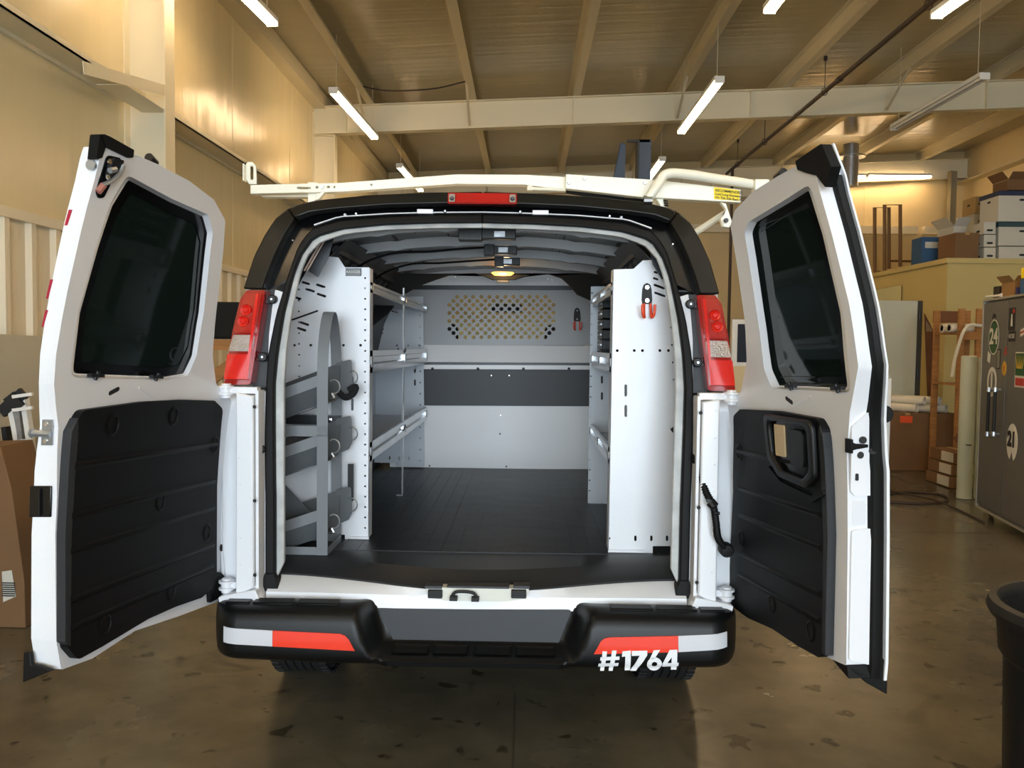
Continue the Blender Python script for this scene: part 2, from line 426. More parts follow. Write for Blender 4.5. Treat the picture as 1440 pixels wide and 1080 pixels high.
# ribbed liner panels
ZL = 2.42; y = WALL_Y; x0 = XL+.01
k = 0
while y < YB-.2:
    b = B(); pr = []
    for r in range(3):
        q = y+r*.305
        pr += [(x0, q), (x0, q+.20), (x0+.035, q+.225), (x0+.035, q+.28), (x0, q+.305)]
    pr = [p for p in pr if p[1] <= YB-.1]
    if len(pr) > 2:
        b.strip([(p[0], p[1], .02) for p in pr], [(p[0], p[1], ZL) for p in pr]); b.strip([(p[0]-.004, p[1], .02) for p in pr], [(p[0]-.004, p[1], ZL) for p in pr])
        b.build('ribbed_liner_panel', ribm, wl)
    y += .915
B().box(XL, XL+.06, WALL_Y, YB, ZL-.02, ZL+.05).build('liner_cap', ribm, wl)
# back wall: girt, headers, duct pipes
B().box(-3.4, 9.2, YB-.18, YB, 4.32, 4.5).build('girt', beamm, wb)
B().box(9.35, 9.9, YB-.18, YB, 4.32, 4.5).build('girt', beamm, wb)
B().box(9.80, 9.95, YB-.4, YB-.38, 0, 5.75).box(9.79, 9.81, YB-.45, YB-.28, 0, 5.75).build('column', mat('gray_column', '8f8872', .6), wb)
for x in [-2.8+1.2*k for k in range(10)]:
    B().box(x-.012, x+.012, YB-.008, YB+.001, 0, 5.6).build('vinyl_seam', backw, wb)
B().box(-3.4, 2.5, YB-.25, YB-.05, 4.95, 5.05).box(4.3, 5.9, YB-.3, YB-.1, 5.12, 5.42).build('header_beam', beamm, wb)
B().box(XR-.2, XR, WALL_Y, YB, 4.5, 4.7).box(XR-.25, XR, WALL_Y, YB, 5.5, 5.52).build('girt', beamd, wr)
for y in (1.0, 7.4, 13.8): B().box(XR-.36, XR, y-.008, y+.008, 0, zb(XR)-.46).box(XR-.37, XR-.355, y-.1, y+.1, 0, zb(XR)-.46).build('column', beamm, wr)

# mezzanine block
b = B().box(6.0, XR, 12.0, YB, 0, 2.88)
mz = struct(b.build('wall_mezzanine', mezz))
B().box(5.96, XR, 11.96, YB, 2.83, 2.9).build('mezzanine_edge', mezz, mz)

# ------------------------------------------------------------------ fluorescent fixtures
def fixture(name, a, b_, lit, label, group):
    a, b_ = Vector(a), Vector(b_); c = (a+b_)/2
    t = thing(name, label, 'light', c, group)
    d = (b_-a).normalized(); s = d.cross(Vector((0, 0, 1)))
    bb = B().bar(a+Vector((0, 0, .05)), b_+Vector((0, 0, .05)), .13, .05); bb.build('housing', whites, t, .006)
    e = B()
    for p in (a, b_): e.bar(p-d*.012+Vector((0, 0, .02)), p+d*.012+Vector((0, 0, .02)), .12, .07)
    e.build('end_cap', whites, t)
    for q in (-.036, .036):
        B().tube([a+s*q+d*.015+Vector((0, 0, .002)), b_+s*q-d*.015+Vector((0, 0, .002))], .018, 8).build('tube', tubem if lit else tubeoff, t)
    w = B()
    zt = zb(c.x)+.2
    for p in (a+d*.15, b_-d*.15): w.tube([p+Vector((0, 0, .07)), Vector((p.x, p.y, zb(p.x)+.2))], .003, 5)
    w.build('hanging_wire', beamm, t)
    return t
G = 'fluorescent strip lights hanging under the ceiling'
for a, b_, lab in (
    ((-2.60, 11.1, 4.9), (-2.50, 13.55, 4.9), 'lit two-tube strip light hanging left, in front of the cream rafter'),
    ((-2.90, 6.35, 4.9), (-2.70, 8.8, 4.9), 'lit two-tube strip light cut by the top edge at left'),
    ((-2.43, 15.7, 4.9), (-2.33, 18.1, 4.9), 'small lit strip light far left, just above the rack crossbar'),
    ((2.38, 5.95, 4.9), (2.36, 8.4, 4.9), 'lit strip light cut by the top edge right of centre'),
    ((2.37, 10.55, 4.9), (2.36, 13.05, 4.9), 'lit two-tube strip light crossing the rafter right of centre'),
    ((2.38, 14.95, 4.9), (2.38, 17.4, 4.9), 'lit strip light behind the rack channel beside the dark blue post'),
    ((4.2, 6.05, 4.9), (4.05, 8.5, 4.9), 'lit strip light cut by the top edge at far right')):
    fixture('strip_light', a, b_, True, lab, G)
fixture('strip_light', (5.54, 10.35, 4.9), (5.50, 12.75, 4.9), False, 'unlit white strip light under the rafter at right', G)
for x0, x1, lab in ((1220, 1309, 'lit strip light on the back wall, the longer right one'), (1120, 1217, 'lit strip light on the back wall, left one beside the van door top')):
    p, q = W(x0, 248.5, 19.6), W(x1, 248.5, 19.6); q.z = p.z; fixture('strip_light', p, q, True, lab, G)

# the same lamps carry on above and behind the camera, out of the picture
for x in (-2.6, 2.37, 5.5):
    for y in (1.65, -3.05):
        B().box(x-.065, x+.065, y, y+2.45, 4.93, 4.98).build('strip_light_housing', whites, ceil)
        for q in (-.036, .036): B().tube([(x+q, y+.02, 4.9), (x+q, y+2.43, 4.9)], .018, 8).build('strip_light_tube', tubem, ceil)

# sprinkler pipe
t = thing('sprinkler_pipe', 'long dark iron pipe hung under the ceiling with rod hangers at right', 'pipe', (4.2, 12, 5.2))
B().tube([(4.37, 5, 5.35), (4.29, 17.7, 5.35), (4.29, 18.2, 5.35)], .032, 10).build('pipe', pipek, t)
B().tube([(4.29, 17.7, 5.35), (4.29, 17.7, 4.9), (4.29, 17.7, 0)], .032, 8).build('drop_pipe', pipek, t)
B().tube([(4.33, 11.8, 5.35), (4.33, 11.9, 5.35)], .044, 10).build('coupling', pipek, t)
for y in (9.3, 12.4, 15.4, 17.3):
    x = 4.37-.08*(y-5)/12.7
    B().tube([(x+.045*cos(a), y, 5.35+.055*sin(a)) for a in [2*pi*k/10 for k in range(10)]], .007, 5, closed=True).tube([(x, y, 5.40), (x, y, zb(x)+.05)], .006, 5).box(x-.02, x+.02, y-.02, y+.02, zb(x)-.02, zb(x)+.05).build('hanger', pipek, t)
t = thing('vent_duct', 'short gray vent duct hanging by the back wall above the right van door', 'duct', (6.95, 18.2, 5.2))
B().lathe([(.16, 0), (.16, .9)], (6.95, 18.2, 5.1), 16).build('duct_pipe', galv, t); B().lathe([(.3, 0), (.3, .03), (.16, .06)], (6.95, 18.2, 5.72), 16).build('flange', galv, t)
o = B().tube(catmull([(-.97-.0, 12.9, 5.62), (-1.5, 12.9, 5.50), (-2.2, 12.9, 5.47), (-2.66, 12.9, 5.55)]), .012, 6).build('ceiling_cable', pipek)
tag(o, 'thin dark cable sagging between two purlins above the rafter', 'cable')
# stairs rail
t = thing('stair_rail', 'brown pipe handrail hoops rising beside the mezzanine', 'handrail', (6, 16, 0))
def hoop(px0, px1, pt, pb0, pb1, Y, d=0):
    a = W(px0, pb0, Y); b1 = W(px0, pt, Y); c = W(px1, pt, Y); e = W(px1, pb1, Y)
    B().tube([a, b1, c, e], .035, 4).build('rail_hoop', pipeb, t)
hoop(1230, 1250, 292, 416, 378, 15.6); hoop(1244, 1266, 288, 416, 375, 15.2)
B().tube([W(1222, 392, 15.3), W(1257, 391, 15.3)], .035, 4).tube([W(1222, 400, 15.3), W(1235, 400, 15.3)], .03, 4).tube([W(1251, 367, 15.6), W(1306, 368, 15.6)], .02, 4).tube([W(1236, 381, 15.4), W(1236, 416, 15.4)], .035, 4).build('cross_rail', pipeb, t)
for px in (1230, 1250): 
    p = W(px, 410, 15.6); B().tube([(p.x, p.y, 0), (p.x, p.y, p.z+.05)], .035, 4).build('post', pipeb, t)
b = B(); 
o = struct(B().add([(5.2, 13.4, 0), (5.98, 13.4, 0), (5.98, 19.9, 0), (5.2, 19.9, 0), (5.2, 13.4, 2.45), (5.98, 13.4, 2.62), (5.98, 19.9, 2.62), (5.2, 19.9, 2.45)], [(0, 1, 2, 3), (4, 5, 6, 7), (0, 1, 5, 4), (1, 2, 6, 5), (2, 3, 7, 6), (3, 0, 4, 7)]).build('wall_stairwell', mezz))

# ------------------------------------------------------------------ things on the mezzanine
def carton(name, label, cat, x0, x1, y0, y1, z0, z1, m, group=None, flaps=False, lid=None, holes=False, tape=True, rz=0):
    cx, cy = (x0+x1)/2, (y0+y1)/2
    t = thing(name, label, cat, (cx, cy, z0), group)
    R = Matrix.Rotation(rz, 3, 'Z')
    def tr(bm):
        for v in bm.bm.verts: q = R @ Vector((v.co.x-cx, v.co.y-cy, 0)); v.co.x = cx+q.x; v.co.y = cy+q.y
        return bm
    tr(B().box(x0, x1, y0, y1, z0, z1)).build('body', m, t, .006)
    if flaps:
        f = B(); w = (y1-y0)*.45
        f.add([(x0, y0, z1), (x1, y0, z1), (x1, y0-w*.6, z1+w*.5), (x0, y0-w*.6, z1+w*.5)], [(0, 1, 2, 3)])
        f.add([(x0, y0, z1+.002), (x0, y1, z1+.002), (x0-w*.5, y1, z1+w*.6), (x0-w*.5, y0, z1+w*.6)], [(0, 1, 2, 3)])
        o = tr(f).build('flap', m, t); s = o.modifiers.new('s', 'SOLIDIFY'); s.thickness = .005
    elif tape and not lid: tr(B().box(cx-.03, cx+.03, y0-.001, y1+.001, z1-.03, z1+.0015)).build('tape', mat('packing_tape', 'b8935f', .3), t)
    if lid: tr(B().box(x0-.012, x1+.012, y0-.012, y1+.012, z1-.06, z1+.006)).build('lid', lid, t, .004)
    if holes:
        tr(B().plate(slot(cx, z1-.12, .09, .03), [], 0, .002, lambda a, b, c: (a, y0-.001-c, b))).build('hand_hole', inkm, t)
        tr(B().plate(slot(0, z1-.12, .09, .03), [], 0, .002, lambda a, b, c: (x0-.001-c, cy+a, b))).build('hand_hole', inkm, t)
    return t
GB = 'boxes stored on the mezzanine'; Z = 2.9; tan = mat('beige_box', 'b59a6c', .8)
def pxbox(name, label, x0, x1, y0, y1, Y, dep, m, **kw):
    p, q = W(x0, y0, Y), W(x1, y1, Y)
    kw.setdefault('tape', False)
    return carton(name, label, 'box', p.x, q.x, Y, Y+dep, max(q.z, Z+.003) if y1 < 360 else Z+.003, p.z, m, GB, **kw)
bt_ = pxbox('storage_box', 'blue box with a white label tipped at the mezzanine edge', 1297, 1321, 333, 361.5, 13.0, .35, blueb)
p, q = W(1301, 340, 12.99), W(1319, 349, 12.99); B().box(p.x, q.x, 12.985, 12.99, q.z, p.z).build('paper_label', cardw, bt_)
pxbox('storage_box', 'large brown cardboard box at the mezzanine front corner', 1344, 1376, 327, 366, 12.2, .5, cardd, tape=True)
pxbox('storage_box', 'open white carton peeking above the large brown box', 1341, 1358, 318, 366, 13.0, .5, cardw, flaps=True)
pxbox('storage_box', 'beige carton above a white one behind the large brown box', 1372, 1387, 276, 300, 13.6, .4, tan, holes=True)
pxbox('storage_box', 'white carton under the beige one behind the large brown box', 1370, 1387, 300.5, 366, 13.61, .4, cardw, holes=True)
for k, lab in enumerate(('lowest', 'second', 'third')):
    pxbox('file_box', f'narrow white file box, {lab} from the bottom between the brown box and tall stack', 1384, 1400, 366-18*(k+1), 366-18*k-.9, 12.2, .3, cardw, holes=True)
for (y0, y1, lab, ld) in ((346.5, 366, 'white file box at the bottom of the right mezzanine stack', None), (313, 346, 'white file box with dark teal lid in the right mezzanine stack', mat('teal_lid', '2f4a50', .6)), (269, 312, 'white file box with navy lid topping the right mezzanine stack', navy)):
    pxbox('file_box', lab, 1405, 1470, y0, y1, 12.2, .5, cardw, holes=True, lid=ld)
pxbox('storage_box', 'open brown carton on top of the navy-lidded file box', 1418, 1460, 252, 267.5, 12.25, .4, cardd, flaps=True)

# ------------------------------------------------------------------ right floor area
t = thing('door_slab', 'pale gray door slab with dark edge standing in front of the mezzanine', 'door', (5.1, 11.7, 0))
B().box(4.55, 5.45, 11.68, 11.72, .01, 2.27).build('panel', doorslab, t, .003)
B().box(5.45, 5.51, 11.66, 11.74, 0, 2.27).build('edge_strip', mat('dark_edge', '35322c', .5), t)
for z in (.3, 1.2, 2.0): B().cyl((5.46, 11.64, z), (5.46, 11.64, z+.1), .012, 8).build('hinge', darksteel, t)
t = thing('leaning_board', 'tapered dark brown board leaning against the mezzanine wall', 'board', (5.8, 11.8, 0))
B().plate([(W(1306, 640, 11.8).x, .0), (W(1306, 440, 11.8).x, W(1306, 440, 11.8).z), (W(1319, 468, 11.8).x, W(1319, 468, 11.8).z), (W(1320, 640, 11.8).x, 0)], [], 0, .02, lambda a, b, c: (a, 11.75+b*.08+c, b)).build('board', woodd, t)
tz = W(1306, 465, 11.8).z
B().plate([(W(1307, 450, 11.8).x, W(1307, 450, 11.8).z), (W(1317, 466, 11.8).x, W(1317, 466, 11.8).z), (W(1307, 466, 11.8).x, W(1307, 466, 11.8).z)], [], 0, .003, lambda a, b, c: (a, 11.745+b*.08-c, b)).build('pale_corner', mat('pale_board', '9d8a78', .7), t)
# wooden rack with rolls
t = thing('wooden_rack', 'rough pine shelving rack holding rolled material behind the gray cabinet', 'shelf', (5.6, 10.6, 0))
def PW(px, py, Y): return W(px, py, Y)
Y = 10.2
xs0, xs1 = W(1346, 500, Y).x, W(1400, 500, Y).x
for px, yy in ((1350, Y), (1375, Y), (1350, Y+.6), (1395, Y+.6)):
    x = W(px, 500, Y).x; B().box(x-.035, x+.035, yy-.02, yy+.02, 0, W(px, 434, Y).z).build('upright', wood, t)
for py in (472, 545):
    z = W(1350, py, Y).z; B().box(xs0, xs1, Y-.045, Y-.02, z-.05, z+.05).build('rail', wood, t); B().box(xs0, xs1, Y, Y+.6, z+.02, z+.04).build('shelf_board', wood, t)
z = W(1350, 440, Y).z; B().box(xs0, xs1, Y+.62, Y+.64, z-.1, z+.05).build('rail', woodd, t)
B().bar((xs0, Y-.05, W(1340, 620, Y).z), (xs1, Y-.05, W(1340, 560, Y).z), .02, .1).build('diagonal', woodd, t)
for k, (dz, dy, lab) in enumerate(((.1, .12, 'white roll at the front of the pine rack top shelf'), (.1, .3, 'white roll behind another on the pine rack top shelf'))):
    z = W(1350, 472, Y).z+.04+.056; o = B().lathe([(.055, 0), (.055, 1.1), (.04, 1.1), (.04, 0)], (xs0-.05, Y+dy, z), 14, 'X').build('film_roll', paper); tag(o, lab, 'roll', 'rolls on the pine rack')
zt = W(1350, 458, Y).z
o = B().tube(catmull([(xs0+.25, Y-.09, zt), (xs0+.05, Y-.09, zt-.02), (xs0-.06, Y-.09, zt-.35), (xs0-.10, Y-.09, zt-.62)]), .02, 8).build('hose_end', paper); tag(o, 'white flexible sleeve drooping from the pine rack', 'sleeve')
# tall tubes
Y = 8.9
pL = WZ(1353, 705, .0)
t = thing('plastic_tube', 'tall frosted translucent plastic tube standing left of the gray cabinet', 'tube', (4.87, 8.9, 0))
x = W(1366, 600, 8.9).x
B().lathe([(.075, .005), (.08, .6), (.078, 1.52), (.066, 1.53), (.066, .02)], (x-.05, 8.9, 0), 18).build('outer_wrap', plast, t)
B().lathe([(.03, 1.0), (.03, 1.01)], (x-.06, 8.83, -.42), 10).build('plug', inkm, t)
t = thing('plastic_tube', 'second translucent tube pressed against the gray cabinet side', 'tube', (5.0, 8.8, 0))
B().lathe([(.06, .005), (.065, .6), (.06, 1.50), (.055, 1.51), (.055, .02)], (x+.09, 8.86, 0), 18).build('outer_wrap', plast, t)
# boxes
carton('shipping_box', 'long brown cardboard box on the floor below the rolls', 'box', 4.35, 5.66, 10.9, 11.5, 0, .76, cardd, None)
o = B().plate([(0, 0), (.16, 0), (.16, .09), (0, .09)], [], 0, .002, lambda a, b, c: (W(1266, 580, 10.9).x+a, 10.898-c, .63+b)).build('orange_tag', mat('orange_tag', 'f05a28', .6)); tag(o, 'orange square sticker on the long brown box', 'sticker')
for x, z, ln, lab in ((1290, 0, .42, 'front left'), (1313, 0, .5, 'front middle'), (1331, 0, .45, 'front right'), (1300, 1, .42, 'top left'), (1322, 1, .45, 'top right')):
    r = .055; c = W(x, 570, 10.95); c.z = .764+r+z*.1
    ln *= 1.6; b = B(); b.lathe([(r, 0), (r, ln), (r-.006, ln), (r-.006, 0), (r, 0)], (0, 0, 0), 16, 'Y', cap=False)
    Rm = Matrix.Rotation(radians(40), 3, 'Z')
    for v in b.bm.verts: v.co = Rm @ v.co + c
    o = b.build('paper_roll', paper); tag(o, f'cream rolled paper tube, {lab} one on the long brown box', 'roll', 'paper rolls on the long box')
for k, lab in enumerate(('bottom', 'middle', 'top')):
    t = carton('flat_box', f'flat brown box, {lab} of three stacked by the plastic tubes', 'box', 4.87+.02*k, 5.35, 9.5, 10.08, .008+.138*k, .008+.138*k+.13, cardd, 'flat boxes stacked by the tubes')
    B().box(4.867+.02*k, 4.87+.02*k, 9.53, 9.80, .02+.138*k, .13+.138*k).build('white_label', cardw, t)
o = B().box(5.05, 5.14, 9.493, 9.498, .17, .27).build('yellow_tag', mat('lime_tag', 'd8e030', .6)); tag(o, 'lime yellow tag on the middle flat box', 'tag')
# hose on floor
o = B().tube(catmull([WZ(1225, 700, .012), WZ(1270, 692, .012), WZ(1320, 695, .012), WZ(1332, 704, .012), WZ(1300, 708, .012), WZ(1250, 706, .012)]), .012, 8).tube(catmull([WZ(1250, 690, .012), WZ(1310, 702, .03), WZ(1350, 718, .012), WZ(1385, 735, .012)]), .01, 8).build('air_hose', pipek)
tag(o, 'thin dark hose looped on the concrete beside the right van door', 'hose')
# small white machine beyond the door edge
t = thing('white_machine', 'narrow white machine just beyond the right van door edge', 'machine', (3.45, 8.3, 0))
B().box(3.2, 3.60, 8.2, 9.0, .45, 1.30).build('cabinet_body', whites, t, .01)
B().plate([(3.2, 1.30), (3.60, 1.30), (3.5, 1.40), (3.2, 1.47)], [], 0, .8, lambda a, b, c: (a, 8.2+c, b)).build('control_top', cardw, t)
B().lathe([(.09, 0), (.085, -.03)], (3.53, 8.2, .95), 18, 'Y').build('black_knob', inkm, t)
for x, y in ((3.23, 8.23), (3.57, 8.23), (3.23, 8.97), (3.57, 8.97)): B().box(x-.02, x+.02, y-.02, y+.02, 0, .45).build('leg', wood, t)

# ------------------------------------------------------------------ gray cabinet with stickers
A0 = Vector((4.36, 8.0, 0)); A1 = Vector((4.12, 6.70, 0)); dd = (A1-A0).normalized(); nn = Vector((dd.y, -dd.x, 0)); 
if nn.x > 0: nn = -nn
A2 = A0+dd*1.75
t = thing('metal_cabinet', 'tall gray metal cabinet covered in round and square stickers', 'cabinet', (4.5, 7.3, 0))
def CB(a, z, d=0): return A0 + dd*a - nn*d + Vector((0, 0, z))
def cplate(bd, pts, holes, d0, d1): return bd.plate(pts, holes, d0, d1, lambda a, b, c: CB(a, b, c))
Lc = 1.75; z0, z1 = .1, 2.05
cplate(B(), [(0, z0), (Lc, z0), (Lc, z1), (0, z1)], [], .02, .65).build('carcass', cabm, t, .004)
for a0, a1 in ((.01, .60), (.615, Lc-.01)):
    cplate(B(), [(a0, z0+.02), (a1, z0+.02), (a1, z1-.02), (a0, z1-.02)], [], -.004, .02).build('cabinet_door', cabm, t, .004)
fr = B(); cplate(fr, [(-.015, z0-.01), (0.008, z0-.01), (.008, z1+.01), (-.015, z1+.01)], [], -.008, .03); cplate(fr, [(0, z1), (Lc, z1), (Lc, z1+.02), (0, z1+.02)], [], -.01, .66); cplate(fr, [(0, z0-.02), (Lc, z0-.02), (Lc, z0), (0, z0)], [], -.01, .66)
fr.build('edge_trim', mat('aluminium_edge', 'b4b2a8', .4, metal=.4), t)
def SP(px, py): return newton(lambda u, v: CB(u, v), px, py, (.5, 1.4))
for x0 in (1399, 1408):
    a, za = SP(x0, 548); zb_ = SP(x0, 611)[1]
    B().tube([CB(a, zb_, -.05), CB(a, za, -.05)], .014, 10).build('handle', inkm, t)
    for z in (zb_, za): B().tube([CB(a, z, -.05), CB(a, z, 0)], .012, 8).tube([CB(a, z-.02, -.05), CB(a, z+.02, -.05)], .018, 8).build('handle_mount', galv, t)
for a in (.1, 1.0, 1.65):
    for d in (.1, .55):
        c = CB(a, .035, d); h = B().lathe([(.034, -.012), (.034, .012)], c, 14, 'X'); h.box(c.x-.02, c.x+.02, c.y-.015, c.y+.015, .04, .085); h.build('caster', darksteel, t)
def sticker(pts, m, a, z, name='sticker', lab=None, d=-.006):
    o = cplate(B(), [(a+p, z+q) for p, q in pts], [], d, d+.002).build(name, m, t)
    if lab: o['label'] = lab
    return o
def stext(s, a, z, size, m, off=0):
    mw = frame(CB(a, z, -.0075), dd, (0, 0, 1)); return text('sticker_print', s, m, size, mw, t, .0003, off)
el = lambda r, s, n=24: circ(0, 0, r, n, s)
p = SP(1398.5, 474); sticker(el(.125, 1.3), whites, *p, d=-.0055); sticker(el(.115, 1.32), greeno, *p, 'round_sticker', 'green oval sticker reading 24', d=-.0062); stext('24', *p, .2, whites, .006)
p = SP(1395.5, 537); sticker(el(.115, 1.2), whites, *p, d=-.0055); sticker(el(.08, 1.2), cabm, *p, d=-.0058); stext('1', *p, .2, whites, .01)
p = SP(1424, 622); sticker(el(.12, 1.35), whites, *p, 'round_sticker', 'white round sticker reading 21', d=-.0055); stext('21', p[0]-.01, p[1]+.02, .17, inkm, .012); sticker([(-.05, -.175), (.05, -.175), (.0, -.085)], cabm, *p, d=-.0062)
p = SP(1424, 449); sticker([(-.07, -.10), (.07, -.10), (.07, .10), (-.07, .10)], inkm, *p, lab='square photo sticker in dark and red'); sticker([(-.02, -.06), (.02, -.06), (.01, .04), (-.01, .05)], whites, *p, d=-.0078); sticker(el(.025, .8), redst, p[0]+.04, p[1]+.07, d=-.0078)
p = SP(1424, 473); sticker([(-.075, -.045), (.075, -.045), (.075, .045), (-.075, .045)], inkm, *p); stext('ROSE', *p, .055, whites)
p = SP(1413, 518); sticker(el(.05, 1.3), yellst, *p, 'round_sticker', 'yellow round sticker'); stext('8', *p, .06, redst)
p = SP(1405, 505); sticker([(-.045, -.09), (.045, -.09), (.045, .09), (-.045, .09)], inkm, *p); sticker([(-.03, -.08), (.03, -.08), (.03, .08), (-.03, .08)], mat('gray_print', '8a8a80', .5), *p, d=-.0078)
p = SP(1415, 494); sticker([(-.04, -.04), (.0, -.02), (.04, -.04), (.01, .01), (.03, .05), (-.02, .02)], redst, *p)
p = SP(1435, 520); sticker([(-.10, -.15), (.12, -.15), (.12, .15), (-.10, .15)], whites, *p, lab='large picture sticker in green and yellow'); sticker([(-.09, -.05), (.11, -.05), (.11, .14), (-.09, .14)], greeno, *p, d=-.0078)
for k in range(5): sticker([(-.008, -.05), (.008, -.05), (.02*(k-2), .06)], yellst, p[0]-.05+.025*k, p[1]+.06, d=-.009)
sticker([(-.08, -.135), (.1, -.135), (.1, -.07), (-.08, -.07)], redst, *p, d=-.0078)
p = SP(1438, 467); sticker([(-.03, -.04), (.05, -.02), (.05, .04), (-.03, .02)], whites, *p); sticker([(-.03, -.015), (.05, 0), (.05, .012), (-.03, 0)], redst, *p, d=-.0078)
p = SP(1391, 503); sticker([(-.03, -.03), (.03, -.05), (.05, .03), (-.02, .06)], whites, *p)
p = SP(1398, 447); sticker([(-.04, -.01), (.0, .04), (.05, .03), (.06, -.02), (.03, .01), (.0, .0)], inkm, *p)
# clutter on the cabinet
zc = z1+.02; GC = 'things piled on the gray cabinet'
def onc(px, d): return CB(SP(px, 416)[0], zc, d)
def cbox(px, d, w, hgt, dep, name, label, m, z=0, **kw):
    p = onc(px, d); carton(name, label, 'box', p.x, p.x+dep, p.y-w/2, p.y+w/2, zc+.005+z, zc+.005+z+hgt, m, GC, tape=False, **kw)
cbox(1394, .04, .10, .11, .10, 'small_box', 'small dark box with a logo patch at the cabinet top corner', mat('dark_box', '2c2620', .7))
cbox(1408, .05, .20, .13, .16, 'small_box', 'open tan carton on the gray cabinet', card, flaps=True)
cbox(1436, .05, .24, .13, .25, 'small_box', 'blue box on the gray cabinet under the yellow one', blueb)
cbox(1436, .05, .22, .09, .22, 'small_box', 'yellow box on top of the blue one on the gray cabinet', yel, z=.133)
p = onc(1397, .02)+Vector((-.01, 0, .0)); o = B().tube([p+Vector((0, .14, .022)), p+Vector((0, -.06, .022)), p+Vector((0, -.12, .022))], [.010, .010, .02], 10).build('caulk_tube', whites); tag(o, 'white caulking tube lying at the cabinet top edge', 'tube', GC)
p = onc(1423, .05); o = B().tube([p+Vector((0, 0, .003)), p+Vector((0, 0, .07))], [.022, .022], 10).build('spray_bottle', purple); tag(o, 'small purple capped bottle between tan carton and blue box', 'bottle', GC)

# trash bin bottom right
t = thing('trash_bin', 'large round black plastic bin at the right edge', 'bin', (1.79, 2.5, 0))
B().lathe([(.26, 0), (.27, .02), (.287, .62), (.302, .64), (.312, .76), (.295, .76), (.285, .65), (.272, .62), (.25, .03), (.01, .03)], (1.79, 2.5, 0), 48).build('bin_body', binm, t)
B().lathe([(.30, .755), (.330, .755), (.340, .775), (.332, .80), (.31, .805), (.30, .79), (.30, .756), (.30, .755)], (1.79, 2.5, 0), 48, cap=False).build('rim', binm, t)

# ------------------------------------------------------------------ left background
t = thing('cardboard_sheet', 'tall cardboard carton standing at the left edge with a white label', 'box', (-3.0, 4.6, 0))
x = W(36, 800, 4.4).x
pc = [(q.x, max(.003, q.z)) for q in [W(*p_, 4.42) for p_ in ((36, 888), (34, 818), (16, 688), (0, 627))]]
B().plate([(-3.45, .003)]+pc+[(-3.45, pc[-1][1]-.03)], [], 0, .3, lambda a, b, c: (a, 4.42+c, b)).build('carton_body', cardd, t, .004)  # darker brown than plain cardboard: the carton's shade is put into its colour
B().plate([(W(0, 800, 4.4).x, W(0, 805, 4.4).z), (W(14, 800, 4.4).x, W(14, 803, 4.4).z), (W(20, 845, 4.4).x, W(20, 840, 4.4).z), (W(2, 848, 4.4).x, W(2, 848, 4.4).z)], [], 0, .003, lambda a, b, c: (a, 4.418-c, b)).build('shipping_label', cardw, t)
b = B()
for k in range(7): 
    q = .012*k; b.box(W(6, 815, 4.4).x-.02, W(6, 815, 4.4).x+.05, 4.411, 4.4135, W(6, 820+k*3, 4.4).z, W(6, 821.5+k*3, 4.4).z)
b.build('label_print', inkm, t)
t = thing('white_board', 'pale gray board leaning against the ribbed wall at left', 'board', (-3.3, 5.4, 0))
B().plate([(4.9, .9), (7.0, .9), (7.0, 1.58), (4.9, 1.62)], [], 0, .02, lambda a, b, c: (-3.30-b*.07+c, a, b)).build('board_face', mat('pale_board2', 'bdb9a8', .4), t)
B().plate([(4.9, 0), (4.96, 0), (4.96, 1), (4.9, 1)], [], 0, .02, lambda a, b, c: (-3.33-b*.07+c, a, b)).plate([(6.9, 0), (6.96, 0), (6.96, 1), (6.9, 1)], [], 0, .02, lambda a, b, c: (-3.33-b*.07+c, a, b)).build('support', whites, t)
b = B()
t = thing('folding_stand', 'folded white and black equipment stand behind the left door', 'stand', (-3.0, 5.1, 0))
for (a, c, m, nm) in (((14, 560), (40, 690), whites, 'leg'), ((34, 556), (46, 640), whites, 'leg'), ((8, 600), (22, 700), inkm, 'leg'), ((24, 550), (36, 660), galv, 'leg')):
    p0, p1 = W(*a, 5.0), W(*c, 5.0); p2 = p1+(p1-p0).normalized()*1.2; s = p0.z/(p0.z-p1.z); p2 = p0+(p1-p0)*s
    B().bar(p0, p2+Vector((0, 0, .01)), .05, .03).build(nm, m, t)
B().bar(W(2, 580, 4.98), W(34, 552, 4.98), .03, .07).bar(W(14, 556, 4.97), W(28, 574, 4.97), .04, .08).build('bracket', inkm, t)
for k, py in enumerate((556, 575, 620)): B().bar(W(18, py+2, 4.95), W(46, py-2, 4.95), .02, .02).build('crossbar', whites, t)
o = B().box(W(0, 560, 5.2).x-.15, W(7, 560, 5.2).x, 4.8, 4.88, 0, W(0, 530, 4.85).z).build('rolled_banner', purple, None, .02); tag(o, 'dark purple bundle standing at the far left edge', 'bundle')
# wood shelf + black bag behind left tail light
Y = 6.2
t = thing('wooden_shelf', 'pine shelf bracket on the left wall behind the tail light', 'shelf', (-2.7, Y, 0))
x0 = W(292, 485, Y).x; x1 = W(345, 485, Y).x; z = W(310, 485, Y).z
B().box(x0-.9, x1, Y-.02, Y+.35, z-.04, z+.04).build('shelf_board', wood, t)
B().bar((x0-.05, Y-.04, W(300, 545, Y).z), (x1, Y-.04, W(335, 500, Y).z), .03, .09).build('brace', wood, t)
for x in (x0-.8, x1-.05): B().box(x, x+.06, Y-.01, Y+.03, 0, z-.04).build('leg', wood, t)
b = B().loft([[Vector((x0-.35+(x1-x0+.3)*u, Y+.02+.26*v, z+.045+h)) for u, v in ((.0, 0), (.5, -.02), (1, 0), (1, 1), (.5, 1), (0, 1))] for h in (0, .1, .22, .28)])
o = b.build('black_bag', blackc, None, .02); tag(o, 'black cloth bag on the pine shelf behind the left tail light', 'bag')
